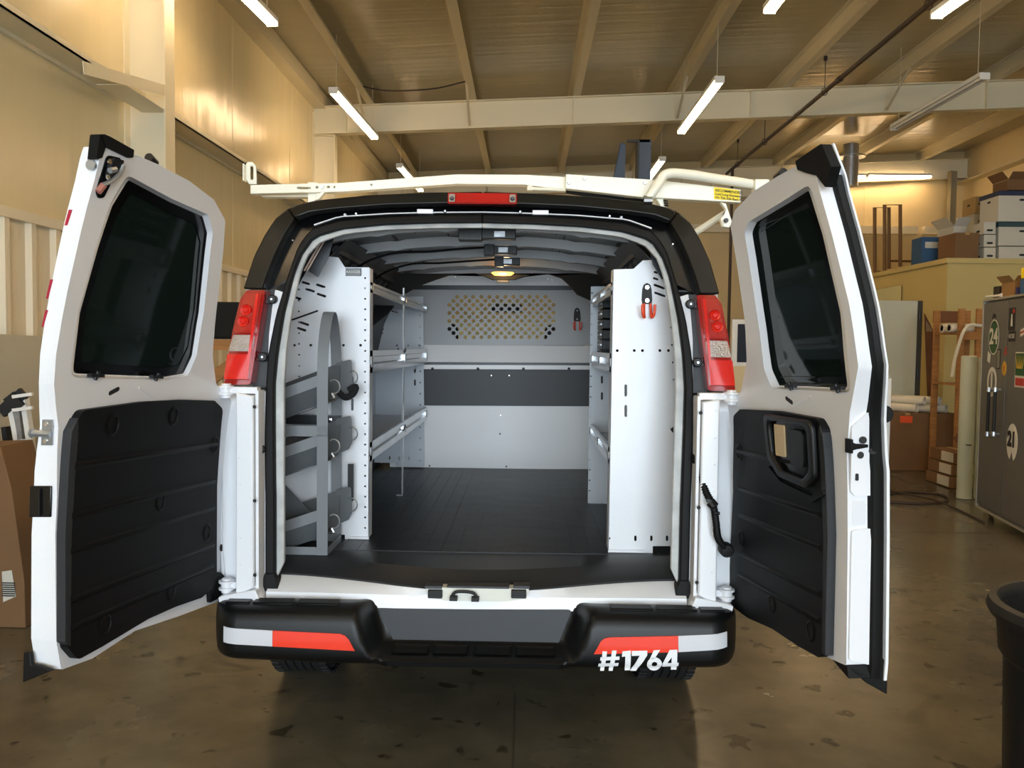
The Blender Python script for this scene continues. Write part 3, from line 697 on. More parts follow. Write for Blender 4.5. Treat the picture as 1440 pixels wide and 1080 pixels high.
# monitor behind right tail light
t = thing('wall_monitor', 'dark blue screen in a white frame seen between tail light and right door', 'screen', (3.0, 10.5, 1.2))
Y = 10.5; x0 = W(1029, 480, Y).x; x1 = W(1075, 480, Y).x; za = W(1040, 515, Y).z; zc_ = W(1040, 449, Y).z
B().box(x0, x1, Y, Y+.05, za, zc_).build('frame', whites, t, .005); B().box(x0+.07, x1-.05, Y-.006, Y, za+.05, zc_-.06).build('screen', screen, t)
B().box(x0, x1, Y+.0, Y+.4, 0, za).build('stand', mat('beige_cabinet', 'd8c69a', .6), t, .004)
# dark blue mast
t = thing('steel_mast', 'dark blue two-post steel mast rising beyond the van roof', 'mast', (1.2, 9.6, 0))
Y = 9.6
p = [W(863, 250, Y), W(879, 250, Y), W(880, 203, Y), W(873, 200, Y)]
B().plate([(p[0].x, 0), (p[1].x, 0), (p[1].x, p[1].z), (p[2].x, p[2].z), (p[3].x, p[3].z), (p[0].x, p[0].z)], [], 0, .12, lambda a, b, c: (a, Y+c, b)).build('post', bluem, t, .004)
p = [W(898, 250, Y), W(915, 250, Y), W(914, 196, Y)]
B().box(p[0].x, p[1].x, Y, Y+.15, 0, p[2].z).build('post', bluem, t, .004); B().box(p[0].x-.02, p[0].x, Y-.02, Y+.17, 0, p[2].z).build('post_channel', inkm, t)
a, c = W(882, 196, Y), W(914, 196, Y); B().box(a.x, c.x, Y, Y+.03, a.z-.03, a.z).build('top_bar', inkm, t)
B().box(W(855, 250, Y).x, W(920, 250, Y).x, Y-.2, Y+.3, 0, .06).build('base', bluem, t)

# ================================================================== THE VAN
DZ = [0, .62, 1.04, 1.26, 1.42, 1.65, 1.89, 2.04, 2.14, 2.3]; DV = [0, 0, .008, .025, .045, .088, .142, .18, .225, .29]
def D(z): return interp(z, DZ, DV)
def YR(z): return 3.14 + .85*D(z)
van = thing('cargo_van', 'white cargo van with black rear pillars and both rear doors swung wide open', 'van', (CX, 5.5, 0))
def rear(px, py, dy=0):
    Y = 3.2
    for _ in range(6): p = W(px, py, Y); Y = YR(p.z)+dy
    return p
def half(pts, dy=0): return [(abs(rear(x, y, dy).x-CX), rear(x, y, dy).z) for x, y in pts]
def ring(b, A, Bc, d0, d1, side):
    n = max(len(A), 24); A = resample([(p[0], p[1]) for p in A], n); Bc = resample([(p[0], p[1]) for p in Bc], n)
    mp = lambda p, d: Vector((CX+side*p[0], YR(p[1])+d, p[1]))
    rings = [[mp(a, d0), mp(c, d0), mp(c, d1), mp(a, d1)] for a, c in zip(A, Bc)]
    return b.loft(rings)
outer_p = half([(346, 407), (350.5, 393), (361, 361), (375, 333), (391, 308.5), (409, 294)])
outer_h = half([(409, 294), (425, 288.5), (450, 283.5), (520, 276.5), (600, 273), (676, 271.5)])
inner_p = half([(373, 407), (380, 386), (393, 354), (405, 330), (418, 309)])
inner_h = half([(418, 309), (440, 301), (476, 296.5), (547, 291), (630, 289), (676, 288.5)])
for c in (outer_h, inner_h): c[-1] = (0, c[-1][1])
seal_o = half([(374, 822), (374, 700), (373, 618), (375, 540), (378, 497), (389, 442), (404, 392), (420, 346), (438, 322), (480, 310), (547, 305), (610, 302.5), (676, 302)])
seal_i = half([(387, 815), (387, 700), (386, 618), (386, 540), (390, 497), (399, 442), (413, 385), (424, 358), (441, 334), (480, 322), (540, 316), (610, 313.5), (676, 313)])
lip_i = half([(398, 792), (398, 700), (398, 618), (398, 540), (401, 490), (408, 442), (420, 385), (431, 358), (450, 339), (485, 328), (540, 322.5), (610, 320), (676, 319.5)])
for c in (seal_o, seal_i, lip_i): c[-1] = (0, c[-1][1])
rc = lambda c: [tuple(p) for p in resample(c, 60)]
# body shell
prof = [(.93, .47), (.985, .60), (.992, .9), (.99, 1.15), (.975, 1.42), (.935, 1.62)] + outer_p + outer_h[1:]
full = [(-a, z) for a, z in prof] + [(a, z) for a, z in prof[::-1][1:]]
def bodyring(Y, k=1, lean=False): return [Vector((CX+a*k, (YR(z)+.005) if lean else Y, z)) for a, z in full]
b = B(); b.loft([bodyring(0, lean=True), bodyring(3.7), bodyring(4.5), bodyring(5.5), bodyring(6.4)], closed=False, cap=False)
o = b.build('body_shell', white, van); s = o.modifiers.new('s', 'SOLIDIFY'); s.thickness = .012; s.offset = 1 if 0 else -1
# cab: roof, lower doors, pillars, windshield, hood
zr = 2.12
b = B()
for s in (-1, 1):
    b.box(CX+s*.99-.02, CX+s*.99+.02, 6.4, 7.6, .45, 1.22)
    b.bar((CX+s*.97, 6.45, 1.2), (CX+s*.80, 6.45, 2.05), .06, .12)
    b.bar((CX+s*.97, 7.55, 1.2), (CX+s*.74, 6.75, 2.08), .08, .07)
b.build('cab_side', white, van)
b = B().loft([[Vector((CX+a, y, z)) for a, z in full if z > 1.95] for y in (6.4, 6.75)], closed=False, cap=False); o = b.build('cab_roof', white, van); s = o.modifiers.new('s', 'SOLIDIFY'); s.thickness = .04
b = B().add([(CX-.93, 7.6, 1.2), (CX+.93, 7.6, 1.2), (CX+.72, 6.8, 2.07), (CX-.72, 6.8, 2.07)], [(0, 1, 2, 3)]); o = b.build('windshield', clear, van)
b = B().loft([[Vector((CX+s, y, z)) for s, z in ((-.95, zl), (-.95, zh-.08), (-.8, zh), (.8, zh), (.95, zh-.08), (.95, zl))] for y, zl, zh in ((7.6, .45, 1.22), (8.1, .45, 1.16), (8.55, .5, 1.02), (8.68, .55, .9))]); b.build('hood', white, van, .02)
B().box(CX-.9, CX+.9, 7.35, 7.6, .8, 1.18).build('dashboard', blackp, van, .04)
for s in (-1, 1):
    t = B().box(CX+s*.45-.26, CX+s*.45+.26, 6.1, 6.6, .85, 1.05).bar((CX+s*.45, 6.05, 1.0), (CX+s*.45, 5.93, 1.55), .5, .12, (0, 1, 0)); o = t.build('cab_seat', seatm, van, .04)
    h = B().box(CX+s*.45-.14, CX+s*.45+.14, 5.90, 6.0, 1.52, 1.73); put(h.build('headrest', seatm, None, .04), o)
t = B().box(CX-.12, CX+.14, 7.0, 7.03, 1.86, 1.93); t.build('rear_view_mirror', inkm, van, .01)
B().box(CX-.9, CX+.9, 6.0, 7.6, .5, .62).box(CX-.85, CX+.85, 3.5, 6.0, .45, .55).box(CX-.5, CX-.42, 3.2, 8.4, .33, .45).box(CX+.42, CX+.5, 3.2, 8.4, .33, .45).build('chassis', glossb, van)
# wheels
for i, (s, Y) in enumerate(((-1, 3.98), (1, 3.98), (-1, 7.5), (1, 7.5))):
    xo, w, r = CX+s*.84, .245, .375
    pr = [(.20, -w/2), (.30, -w/2-.005), (.345, -w/2), (r-.008, -w/2+.02)]
    for k in range(5):
        a = -w/2+.03+k*.0375; pr += [(r, a), (r, a+.028), (r-.012, a+.029), (r-.012, a+.036)]
    pr += [(r-.008, w/2-.02), (.345, w/2), (.30, w/2+.005), (.20, w/2)]
    o = B().lathe(pr, (xo, Y, r), 56, 'X').build('tire', tirem, van)
    tb = B()
    for k in range(56):
        a = 2*pi*k/56; 
        for e in (-1, 1):
            c = Vector((xo+e*(w/2-.016), Y+cos(a)*(r+.0), r+sin(a)*(r+.0))); d = Vector((0, -sin(a), cos(a))); tb.bar(c-d*.012, c+d*.012, .034, .012, (0, cos(a), sin(a)))
    tb = tb.build('tread_block', tirem); tb['kind'] = 'stuff'; put(tb, o)
    B().lathe([(.01, 0), (.2, -.0), (.21, .1), (.01, .1)], (xo+s*.02-.05, Y, r), 24, 'X').build('wheel_rim', white, van)
B().tube([(CX-.8, 3.98, .375), (CX+.8, 3.98, .375)], .045, 10).build('rear_axle', glossb, van)
# mud splash interior of the wheel arches / underbody
# rear pillar trim, header trim, recess, seal, lip
for s in (-1, 1):
    ring(B(), outer_p, inner_p, -.035, .03, s).build('pillar_trim', satin, van, .006)
    ring(B(), outer_h, inner_h, -.04, .03, s).build('header_trim', satin, van, .008)
    ip = inner_p + inner_h[1:]
    k = [i for i, p in enumerate(seal_o) if p[1] > 1.72][0]
    ring(B(), rc(ip), rc(seal_o[k:]), .025, .045, s).build('door_recess', glossb, van)
    ring(B(), rc(seal_o), rc(seal_i), -.012, .05, s).build('door_seal', rubber, van, .006)
    ring(B(), rc(seal_i), rc(lip_i), .012, .035, s).build('opening_lip', lipm, van, .004)
    # white drip flange between recess and seal
    fo = half([(441, 315), (476, 303.5), (547, 299), (610, 297.5), (676, 297)]); fi = half([(441, 317), (476, 305), (547, 300.5), (610, 299), (676, 298.5)]); fo[-1] = (0, fo[-1][1]); fi[-1] = (0, fi[-1][1])
    ring(B(), fo, fi, .006, .025, s).build('drip_flange', whitein, van)
    # seal foot
    a = half([(369, 830), (369, 822), (374, 805)]); c = half([(393, 829), (392, 818), (387, 805)])
    ring(B(), a, c, -.02, .05, s).build('seal_foot', rubber, van, .004)
    # body rear panel under the lamp, white strip and gray recess beside the lamp
    oc = [(.965, .60), (.985, .8), (.985, 1.1), (.968, 1.405)]
    ic = [p for p in rc(seal_o) if p[1] <= 1.41]; ic = [(ic[0][0], .60)] + ic
    ring(B(), oc, ic, .0, .04, s).build('rear_body_panel', white, van, .006)
    tl_in = half([(352, 545), (373, 407)]); mid = half([(374, 545), (377, 470), (382.5, 425), (386, 407)]); so = [p for p in rc(seal_o) if 1.38 <= p[1] <= 1.80]
    ring(B(), tl_in, mid, .025, .05, s).build('lamp_recess', mat('lamp_recess_gray', '3c3f42', .5), van)
    ring(B(), mid, so, .01, .05, s).build('body_strip', white, van, .003)
    # tail lamp
    mpl = lambda a, z, c, s=s: (CX+s*a, YR(z)+c, z)
    def hp(pts): return half(pts, -.045)
    cz = [1.4+.05*k for k in range(10)]
    tl = B().plate(rp(hp([(347, 408), (373, 408), (364, 465), (352, 541), (314, 541), (327, 465), (338, 420)]), [.01, .006, 0, .012, .012, 0, 0]), [], -.045, .05, mpl, cz).build('tail_light', redd, van, .006)
    tl['label'] = 'left tail light' if s < 0 else 'right tail light'
    def lens(pts, m, name, d, r=.006): 
        put(B().plate(rp(hp(pts), r), [], -.045-d, -.04, mpl, cz).build(name, m, None, .004), tl)
    lens([(346, 413), (369, 413), (360, 468), (330, 468), (342, 424)], redl, 'upper_red_lens', .012)
    lens([(329, 471), (359, 471), (355, 494), (322, 494)], clearl, 'clear_reverse_lens', .008)
    lens([(321, 498), (354, 498), (349, 533), (316, 533)], redb, 'lower_red_lens', .012)
    lens([(362, 413), (366, 413), (350, 533), (346.5, 533)], redb, 'lens_ridge', .018, .001)
    b = B()
    for px, py in ((344, 436), (340, 452)):
        c = rear(px+2, py, -.06); c.x = CX+s*abs(c.x-CX); b.lathe([(.022, 0), (.02, -.006), (.012, -.002), (.008, -.006)], c, 16, 'Y')
    put(b.build('reflector_ring', redb), tl)
    for (px, py) in ((383, 421), (370, 502)):
        c = rear(px, py, -.005); c.x = CX+s*abs(c.x-CX)
        q = B().lathe([(.018, .03), (.018, -.004), (.014, -.008)], c, 16, 'Y').box(min(c.x, c.x+s*.03), max(c.x, c.x+s*.03), c.y-.002, c.y+.02, c.z-.014, c.z+.014).build('lamp_tab', blackp, None); put(q, tl)
        q = B().lathe([(.005, 0), (.004, -.008)], c+Vector((0, -.006, 0)), 10, 'Y').build('lamp_screw', chrome, None); put(q, tl)
    # hinge cover channel + hinges
    h0 = [abs(W(x, y, 3.05).x-CX) for x, y in ((326, 700), (356, 700))]
    zt, zb0 = W(340, 553, 3.05).z, W(340, 838, 3.05).z
    x_o, x_i = CX+s*h0[0], CX+s*h0[1]
    hc = B().plate([(h0[0]-.012, zb0), (h0[1]+.0, zb0+.03), (h0[1]-.0, zt-.01), (h0[0]-.016, zt)], [], 0, .09, lambda a, z, c, s=s: (CX+s*a, 3.05+c, z)).build('hinge_channel', white, van, .006)
    q = B()
    for k in range(7): q.lathe([(.004, 0), (.003, -.003)], (CX+s*(h0[0]-.03), 3.05, zb0+.12+k*.1), 8, 'Y')
    put(q.build('weld_dimple', whitein), hc)
    for zz in (zb0+.08, (zt+zb0)/2-.02, zt-.05): put(B().lathe([(.007, .0), (.005, -.004)], (CX+s*(h0[1]-.006), 3.048, zz), 10, 'Y').build('bolt', inkm), hc)
    B().plate([(h0[1]-.003, .64), (h0[1]-.014, .64), (h0[1]-.014, 1.40), (h0[1]-.003, 1.40)], [], 0, .07, lambda a, z, c, s=s: (CX+s*a, 3.07+c, z)).build('channel_edge', whitein, van)
    for zz in (1.40, .66):
        hx = abs(W(318, 545, 3.09).x-CX)
        q = B().lathe([(.02, -.03), (.02, -.02), (.03, -.018), (.03, -.01), (.022, -.008), (.022, .006), (.03, .008), (.03, .016), (.018, .018), (.018, .024)], (CX+s*hx, 3.09, zz), 16)
        x0, x1 = sorted((CX+s*(hx-.12), CX+s*hx)); q.box(x0, x1, 3.08, 3.12, zz-.012, zz+.012).build('door_hinge', whitein, van)
    x0, x1 = sorted((CX+s*.80, CX+s*1.0))
    B().plate([(.80, .60), (.955, .60), (.96, .625), (.94, .632), (.82, .655)], [], 0, .1, lambda a, z, c, s=s: (CX+s*a, 3.04+c, z)).build('lower_hinge_bracket', whitein, van, .003)
# header details
def hdot(px, py, r, m, name, d=.0, dep=.02):
    for s in (-1, 1):
        c = rear(px, py, d); c.x = CX+s*abs(c.x-CX); B().lathe([(r, dep), (r, -.002), (r*.6, -.006)], c, 12, 'Y').build(name, m, van)
hdot(412, 338, .004, chrome, 'pillar_bolt', .02); hdot(501, 301, .007, blackp, 'header_clip', .01); hdot(501, 300.5, .004, chrome, 'header_bolt', .0); hdot(485, 302, .006, whitein, 'header_plug', .012); hdot(626, 297, .009, blackp, 'header_clip', .008); hdot(626, 297, .004, chrome, 'header_bolt', -.004)
for s in (-1, 1):
    c = rear(598, 298, .01); c.x = CX+s*abs(c.x-CX); B().box(c.x-.032, c.x+.032, c.y-.01, c.y+.03, c.z-.008, c.z+.010).build('striker_bracket', whitein, van, .002)
# third brake light
a = half([(630, 272.5), (630, 286.5)], -.05); zt, zl = a[0][1], a[1][1]; hw = a[0][0]-.0
bl = B().plate(rp([(-hw, zl), (hw, zl), (hw, zt+.004), (-hw, zt+.004)], .006), [], 0, .06, lambda a_, z, c: (CX+a_, YR(z)-.055+c, z)).build('brake_light', redd, van, .003)
put(B().plate(rp([(-hw+.035, zl+.004), (hw-.035, zl+.004), (hw-.035, zt), (-hw+.035, zt)], .003), [], 0, .01, lambda a_, z, c: (CX+a_, YR(z)-.061+c, z)).build('brake_lens', redl, None, .002), bl)
for s in (-1, 1):
    put(B().plate(rp([(-.012, zl+.006), (.012, zl+.006), (.012, zt-.002), (-.012, zt-.002)], .004), [], 0, .006, lambda a_, z, c, s=s: (CX+s*(hw-.017)+a_, YR(z)-.059+c, z)).build('lens_end', clearl, None), bl)
    c = Vector((CX+s*(hw-.017), YR(zl)-.058, (zt+zl)/2)); put(B().lathe([(.008, 0), (.005, -.006)], c, 12, 'Y').build('lens_screw', darksteel, None), bl)
# grommets on the body
p = W(366, 632, 3.12); o = B().lathe([(.018, .01), (.018, -.004), (.012, -.006), (.010, -.003)], p, 18, 'Y').build('body_grommet', rubber, van)
# harness conduit on the right
pts = [W(982, 646, 3.11), W(986, 666, 3.08), W(992, 690, 3.05), W(1003, 712, 3.02), W(1007, 735, 3.01), W(1010, 757, 3.01), W(1022, 774, 3.02)]
cc = catmull(pts, 14); rs = []
for i in range(len(cc)):
    u = i/(len(cc)-1); rs.append((.0125 + (.0022 if i % 2 else -.0012)) if .08 < u < .72 else .0135)
hv = B().tube(cc, rs, 12).build('harness_conduit', rubber, van, ang=80)
for p, r in ((pts[0]+Vector((0, .0, 0)), .024), (pts[-1], .026)):
    put(B().lathe([(r, .03), (r, -.004), (r*.8, -.014), (r*.3, -.016)], p, 20, 'Y').build('conduit_boot', rubber, None), hv)
put(B().tube([W(999, 706, 3.0), W(1005, 713, 2.99)], .018, 10).bar(W(994, 704, 2.99), W(1002, 706, 2.99), .012, .012).tube([W(1004, 722, 3.0), W(1012, 722, 3.0)], .006, 8).build('conduit_clamp', blackp, None), hv)
# sill, scuff plate, latch plate
n = 40; xs = [-.80+1.6*k/n for k in range(n+1)]
def bow(x): t = min(1, abs(x)/.80); return t*t*(3-2*t)
fr = [Vector((CX+x, 3.09+.11*bow(x), .655+.022*bow(x))) for x in xs]; bk = [Vector((CX+x, 3.15+.13*bow(x), .716+.006*bow(x))) for x in xs]
b = B(); b.loft([[f+Vector((0, 0, -.012)), f+Vector((0, -.004, .002)), f+Vector((0, .01, .01)), k_, k_+Vector((0, .25, .0)), k_+Vector((0, .25, -.05)), f+Vector((0, .02, -.03))] for f, k_ in zip(fr, bk)]); b.build('scuff_plate', scuff, van)
b = B(); b.loft([[Vector((f.x, f.y+.03, f.z-.004)), Vector((f.x, f.y-.006, f.z-.006)), Vector((f.x, 3.085+.02*bow(x), .63)), Vector((f.x, 3.08+.02*bow(x), .58)), Vector((f.x, 3.25, .58)), Vector((f.x, 3.3, .64))] for f, x in zip(fr, xs)]); b.build('rear_sill', white, van)
lp = B().plate(rp([(W(598, 826, 3.05).x, W(598, 826, 3.05).z), (W(745, 828, 3.05).x, W(745, 828, 3.05).z), (W(740, 842, 3.05).x, W(740, 842, 3.05).z), (W(712, 846, 3.05).x, W(712, 846, 3.05).z), (W(626, 845, 3.05).x, W(626, 845, 3.05).z), (W(602, 840, 3.05).x, W(602, 840, 3.05).z)], .008), [], 0, .05, lambda a, z, c: (a, 3.05+c, z)).build('latch_plate', mat('ivory_latch_plate', 'dfe0d6', .3), van, .006)
for x0, x1 in ((602, 622), (719, 740)):
    a, c = W(x0, 829, 3.045), W(x1, 841, 3.045)
    put(B().box(a.x, c.x, 3.035, 3.06, c.z, a.z).build('bump_stop', inkm, None, .003), lp)
    put(B().box(a.x, c.x, 3.031, 3.036, c.z+.006, c.z+.009).build('stop_ridge', darksteel, None), lp)
pts = [W(x, y, 3.03) for x, y in ((637, 842), (637, 836), (644, 832), (662, 833), (669, 837), (669, 843))]
put(B().tube(catmull(pts, 4), .006, 8).box(pts[0].x-.012, pts[0].x+.016, 3.02, 3.05, pts[0].z-.006, pts[0].z+.008).box(pts[-1].x-.016, pts[-1].x+.012, 3.02, 3.05, pts[-1].z-.006, pts[-1].z+.008).build('striker_loop', inkm, None), lp)
b = B()
for x0, x1 in ((598, 622), (629, 716), (722, 745)): a, c = W(x0, 823, 3.06), W(x1, 826, 3.06); b.box(a.x, c.x, 3.045, 3.10, c.z-.002, a.z+.002)
put(b.build('plate_pad', mat('gray_rubber', '3a3d42', .5), None, .002), lp)
# ---------------- bumper
LB = [(3.13, .60), (3.085, .612), (3.02, .617), (2.985, .613), (2.962, .603), (2.950, .588), (2.941, .56), (2.938, .50), (2.939, .47), (2.941, .45), (2.945, .435), (2.957, .42), (2.98, .408), (3.13, .405)]
RB = [(3.13, .60), (3.105, .612), (3.098, .606), (3.094, .598), (3.090, .585), (3.086, .56), (3.080, .52), (3.074, .475), (3.06, .460), (2.985, .446), (2.952, .440), (2.943, .432), (2.948, .412), (3.13, .405)]
def bsec(x):
    ax = abs(x); out = []
    for (ly, lz), (ry, rz) in zip(LB, RB):
        zz = (lz+rz)/2; u = (zz-.43)/.17
        o_, i_ = .375+.07*u, .315+.06*u
        r = smooth((o_-ax)/(o_-i_)); y = ly+(ry-ly)*r; z = lz+(rz-lz)*r
        t = max(0, (ax-.86)/.135); y += (3.2-y)*(1-math.sqrt(max(0, 1-t*t)))*.95
        t2 = max(0, (ax-.93)/.065); z = .51+(z-.51)*(1-.28*t2*t2); t3 = max(0, (ax-.5)/.5); z += .012*t3*(1 if z < .5 else 0)
        out.append(Vector((CX+x, y, z)))
    return out
xs = sorted(set([round(v, 4) for v in [-.995+.019*k for k in range(0, 8)] + [-.86+.04*k for k in range(12)] + [-.46+.01*k for k in range(20)] + [-.27+.06*k for k in range(5)]]))
xs = xs + [0] + [-v for v in xs[::-1]] ; xs = sorted(set(xs))
bump = B().loft([bsec(x) for x in xs]).build('rear_bumper', bumperm, van, ang=50)
def onb(pts, name, m, d=.003, cuta=()):
    q = [(W(x, y, 2.936).x, W(x, y, 2.936).z) for x, y in pts]
    def mp(a, z, c):
        s_ = bsec(a-CX); y = min(interp(-z, [-p.z for p in s_[3:12]], [p.y for p in s_[3:12]]), 3.2); return (a, y-.0005-c, z)
    o = B().plate(q, [], 0, d, mp, [.44+.01*k for k in range(14)], cuta or [CX-.95+.03*k for k in range(64)]).build(name, m, None); put(o, bump); return o
onb([(312, 883), (383, 887), (383, 909), (312, 905)], 'white_reflective_tape', tapew)
onb([(383.3, 887), (478, 891.5), (485, 894), (490, 899), (499, 915.5), (383.3, 909)], 'red_reflective_tape', taper)
onb([(954, 894.5), (1025, 891.5), (1025, 913), (954, 917)], 'white_reflective_tape', tapew)
onb([(835, 920), (845, 902), (850, 898), (857, 896.5), (953.7, 894.5), (953.7, 917)], 'red_reflective_tape', taper)
# lettering #1764
def glyph(strokes, ox, w=15):
    bb = []
    for poly in strokes: bb.append([(680+(ox+x)/3.6, 760+y/3.6) for x, y in poly])
    return bb
polys = []
polys += glyph([[(602, 560), (625, 560), (612, 668), (592, 668)] , [(650, 556), (673, 556), (656, 668), (635, 668)], [(592, 590), (688, 586), (687, 604), (590, 608)], [(583, 625), (684, 621), (682, 640), (581, 645)]], 0)
polys += glyph([[(703, 560), (745, 556), (745, 665), (717, 666), (717, 586), (700, 588)]], 0)
polys += glyph([[(750, 558), (828, 556), (828, 580), (775, 668), (745, 668), (790, 582), (750, 583)]], 0)
polys += glyph([[(941, 553), (980, 551), (980, 620), (988, 620), (988, 642), (980, 642), (980, 662), (952, 662), (952, 643), (906, 645), (906, 626)]], 0)
lt = B()
def addp(q, holes=()):
    c = lambda L: [(W(x, y, 2.936).x, W(x, y, 2.936).z) for x, y in L]
    def mp(a, z, cc_):
        s_ = bsec(a-CX); y = interp(-z, [-p.z for p in s_[3:12]], [p.y for p in s_[3:12]]); return (a, y-.004-cc_, z)
    lt.plate(c(q), [c(h) for h in holes], 0, .0022, mp, [.42+.01*k for k in range(14)])
for q in polys[:-1]: addp(q)
px = lambda x, y: (680+x/3.6, 760+y/3.6)
addp(polys[-1], [[px(x, y) for x, y in ((952, 590), (952, 622), (930, 622))]])
circle = lambda cx, cy, rx, ry, n=24: [px(cx+rx*cos(2*pi*k/n), cy+ry*sin(2*pi*k/n)) for k in range(n)]
addp(circle(866, 629, 38, 38), [circle(866, 629, 14, 14)]); addp([px(x, y) for x, y in ((861, 554), (893, 553), (858, 610), (836, 612))])
put(lt.build('unit_number', letw, None), bump)
# recess panel, step pad ribs, top pad ribs
def onr(pts, name, m, y, th=.004, bev=.002):
    q = [(W(x, yy, y).x, W(x, yy, y).z) for x, yy in pts]; o = B().plate(rp(q, .01), [], 0, th, lambda a, z, c: (a, y-c+.10*(z-.54)*1.0, z)).build(name, m, None, bev); put(o, bump)
onr([(532, 856), (804, 858), (783, 909), (558, 907)], 'recess_panel', bumpgray, 3.078)
b = B()
for x0, x1 in ((-.30, -.165), (-.15, -.02), (.0, .14), (.155, .30)):
    b.add([(CX+x0, 3.045, .462), (CX+x1, 3.045, .462), (CX+x1, 2.975, .452), (CX+x0, 2.975, .452), (CX+x0+.008, 3.035, .454), (CX+x1-.008, 3.035, .454), (CX+x1-.008, 2.985, .446), (CX+x0+.008, 2.985, .446)], [(0, 1, 5, 4), (1, 2, 6, 5), (2, 3, 7, 6), (3, 0, 4, 7)])
put(b.build('step_rib', bumperm, None, 0), bump)
for s in (-1, 1):
    b = B()
    for x0, x1 in ((.50, .66), (.67, .82), (.83, .92)): b.box(*sorted((CX+s*x0, CX+s*x1)), 3.0, 3.06, .612, .622)
    put(b.build('top_pad_rib', bumperm, None, .006), bump)
B().box(CX-.85, CX+.85, 3.10, 3.16, .42, .60).build('bumper_beam', glossb, van)

